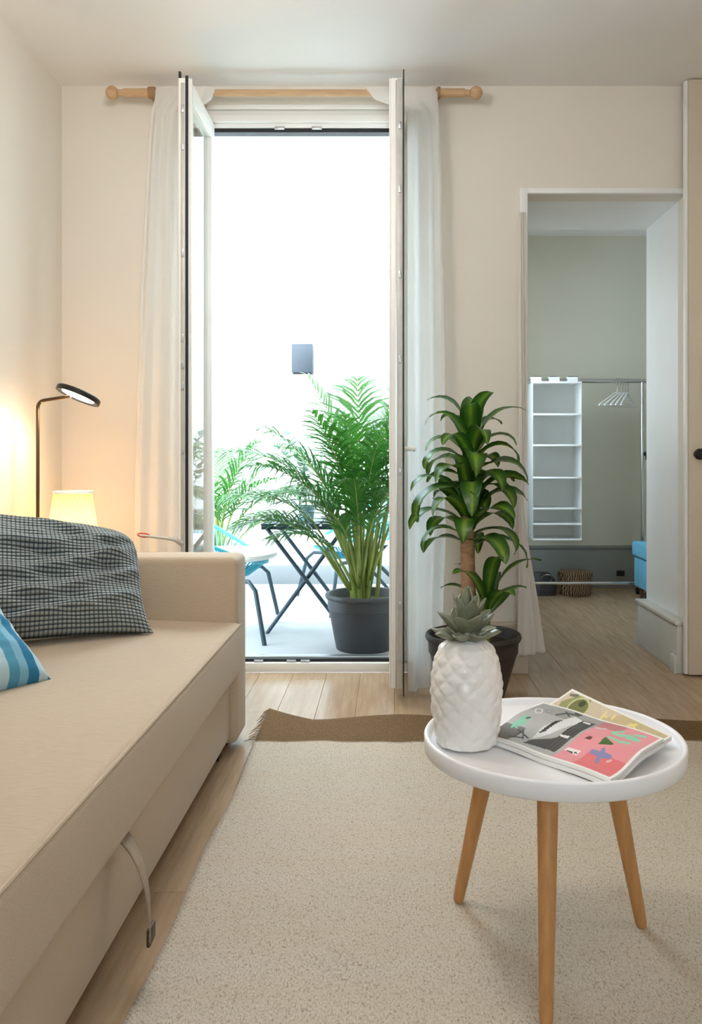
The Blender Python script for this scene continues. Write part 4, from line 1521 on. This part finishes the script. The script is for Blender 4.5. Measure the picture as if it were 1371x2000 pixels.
for x in (-0.12, 0.0, 0.12):
    part('loop_strap', bx((x - 0.035, -0.022, OH + 0.001), (x + 0.035, -0.018, 1.068)).box((x - 0.035, 0.018, OH + 0.001), (x + 0.035, 0.022, 1.068)).box((x - 0.035, -0.022, 1.064), (x + 0.035, 0.022, 1.068)), 'organizer_edge', og)


def hanger():
    t = thing('clothes_hanger', 'slim white plastic clothes hanger on the rack bar', 'hanger', (0, 0, 0), 0, 'white hangers on the rack')
    hk = []
    for i in range(12):
        a = R(-60 + 240 * i / 11)
        hk.append((0.0, 0.021 * math.cos(a), -0.004 + 0.021 * math.sin(a)))
    hk = [(0, 0, -0.075), (0, 0.004, -0.045)] + hk[:0] + hk
    part('hook', MB().tube(hk, 0.0022, 6), 'chrome', t)
    part('shoulder_bar', MB().tube([(0, -0.185, -0.165), (0, -0.15, -0.145), (0, -0.03, -0.085), (0, 0, -0.076), (0, 0.03, -0.085), (0, 0.15, -0.145), (0, 0.185, -0.165), (0, 0, -0.168), (0, -0.185, -0.165)], 0.0048, 8), 'hanger', t)
    return t


h0 = hanger()
for i, (x, a) in enumerate([(1.505, -52), (1.525, -46), (1.545, -40), (1.562, -35), (1.580, -30)]):
    h_ = h0 if i == 0 else copy_tree(h0)
    h_.location = (x, RKY, 1.428 + 0.016 - 0.018)
    h_.rotation_euler = (0, 0, R(a))
    h_['label'] = ('leftmost', 'second from left', 'middle', 'second from right', 'rightmost')[i] + ' of the five white hangers on the rack'

bk = thing('wicker_basket', 'dark round wicker basket with lid under the garment rack', 'basket', (1.25, 5.60, 0.0))
part('basket_body', MB().lathe([(0.0001, 0.0), (0.098, 0.0), (0.106, 0.01), (0.110, 0.07), (0.106, 0.128), (0.0001, 0.128)], 40), 'wicker', bk)
part('basket_lid', MB().lathe([(0.109, 0.1285), (0.114, 0.130), (0.114, 0.152), (0.104, 0.160), (0.0001, 0.164)], 40), 'wicker', bk)
bg_ = thing('dark_bag', 'dark soft bag with metal ring beside the wicker basket', 'bag', (1.02, 5.62, 0.0))
def bag_fn(u, v):
    a = 2 * math.pi * u
    zz = 0.15 * v
    sx_ = 0.105 * (1 - 0.55 * v ** 3) + 0.006 * math.sin(5 * a + 3 * v)
    sy_ = 0.075 * (1 - 0.75 * v ** 2) + 0.005 * math.cos(4 * a)
    return (sx_ * math.copysign(abs(math.cos(a)) ** 0.7, math.cos(a)), sy_ * math.copysign(abs(math.sin(a)) ** 0.7, math.sin(a)), zz)


bb_ = MB().grid(bag_fn, 40, 14)
bb_.f.append(tuple(reversed(range(40))))
bb_.uv.append(None)
bb_.f.append(tuple(14 * 41 + k for k in range(40)))
bb_.uv.append(None)
part('bag_body', bb_, 'darkbag', bg_, weld=True, angle=60)
part('ring', MB().tube([(0.03 + 0.035 * math.cos(2 * math.pi * i / 24), -0.06 - 0.02 * math.sin(2 * math.pi * i / 24), 0.115 + 0.028 * math.sin(2 * math.pi * i / 24)) for i in range(25)], 0.004, 6, False), 'chrome', bg_)

ot = thing('storage_ottoman', 'blue felt storage ottoman half hidden by the passage wall', 'ottoman', (1.56, 5.0, 0))
part('body', bx((0.012, 0.012, 0.10), (0.40, 0.36, 0.285)), 'ottoman', ot, 0.008)
part('lid', bx((0.0, 0.0, 0.29), (0.412, 0.372, 0.385)), 'ottoman', ot, 0.014, seg=3)
for (x, y) in ((0.05, 0.05), (0.36, 0.05), (0.05, 0.32), (0.36, 0.32)):
    part('leg', MB().tube([(x, y, 0.0), (x, y, 0.1)], [0.010, 0.014], 10), 'darkwood', ot)
pl = thing('power_socket', 'small dark socket on the grey skirting behind the rack', 'socket', (1.64, YF - 0.03, 0.10))
part('socket_plate', bx((-0.028, -0.008, -0.02), (0.028, 0, 0.02)), 'blackmetal', pl, 0.002)
part('plug', bx((-0.014, -0.03, -0.012), (0.014, -0.0085, 0.010)), 'rubber', pl, 0.003)
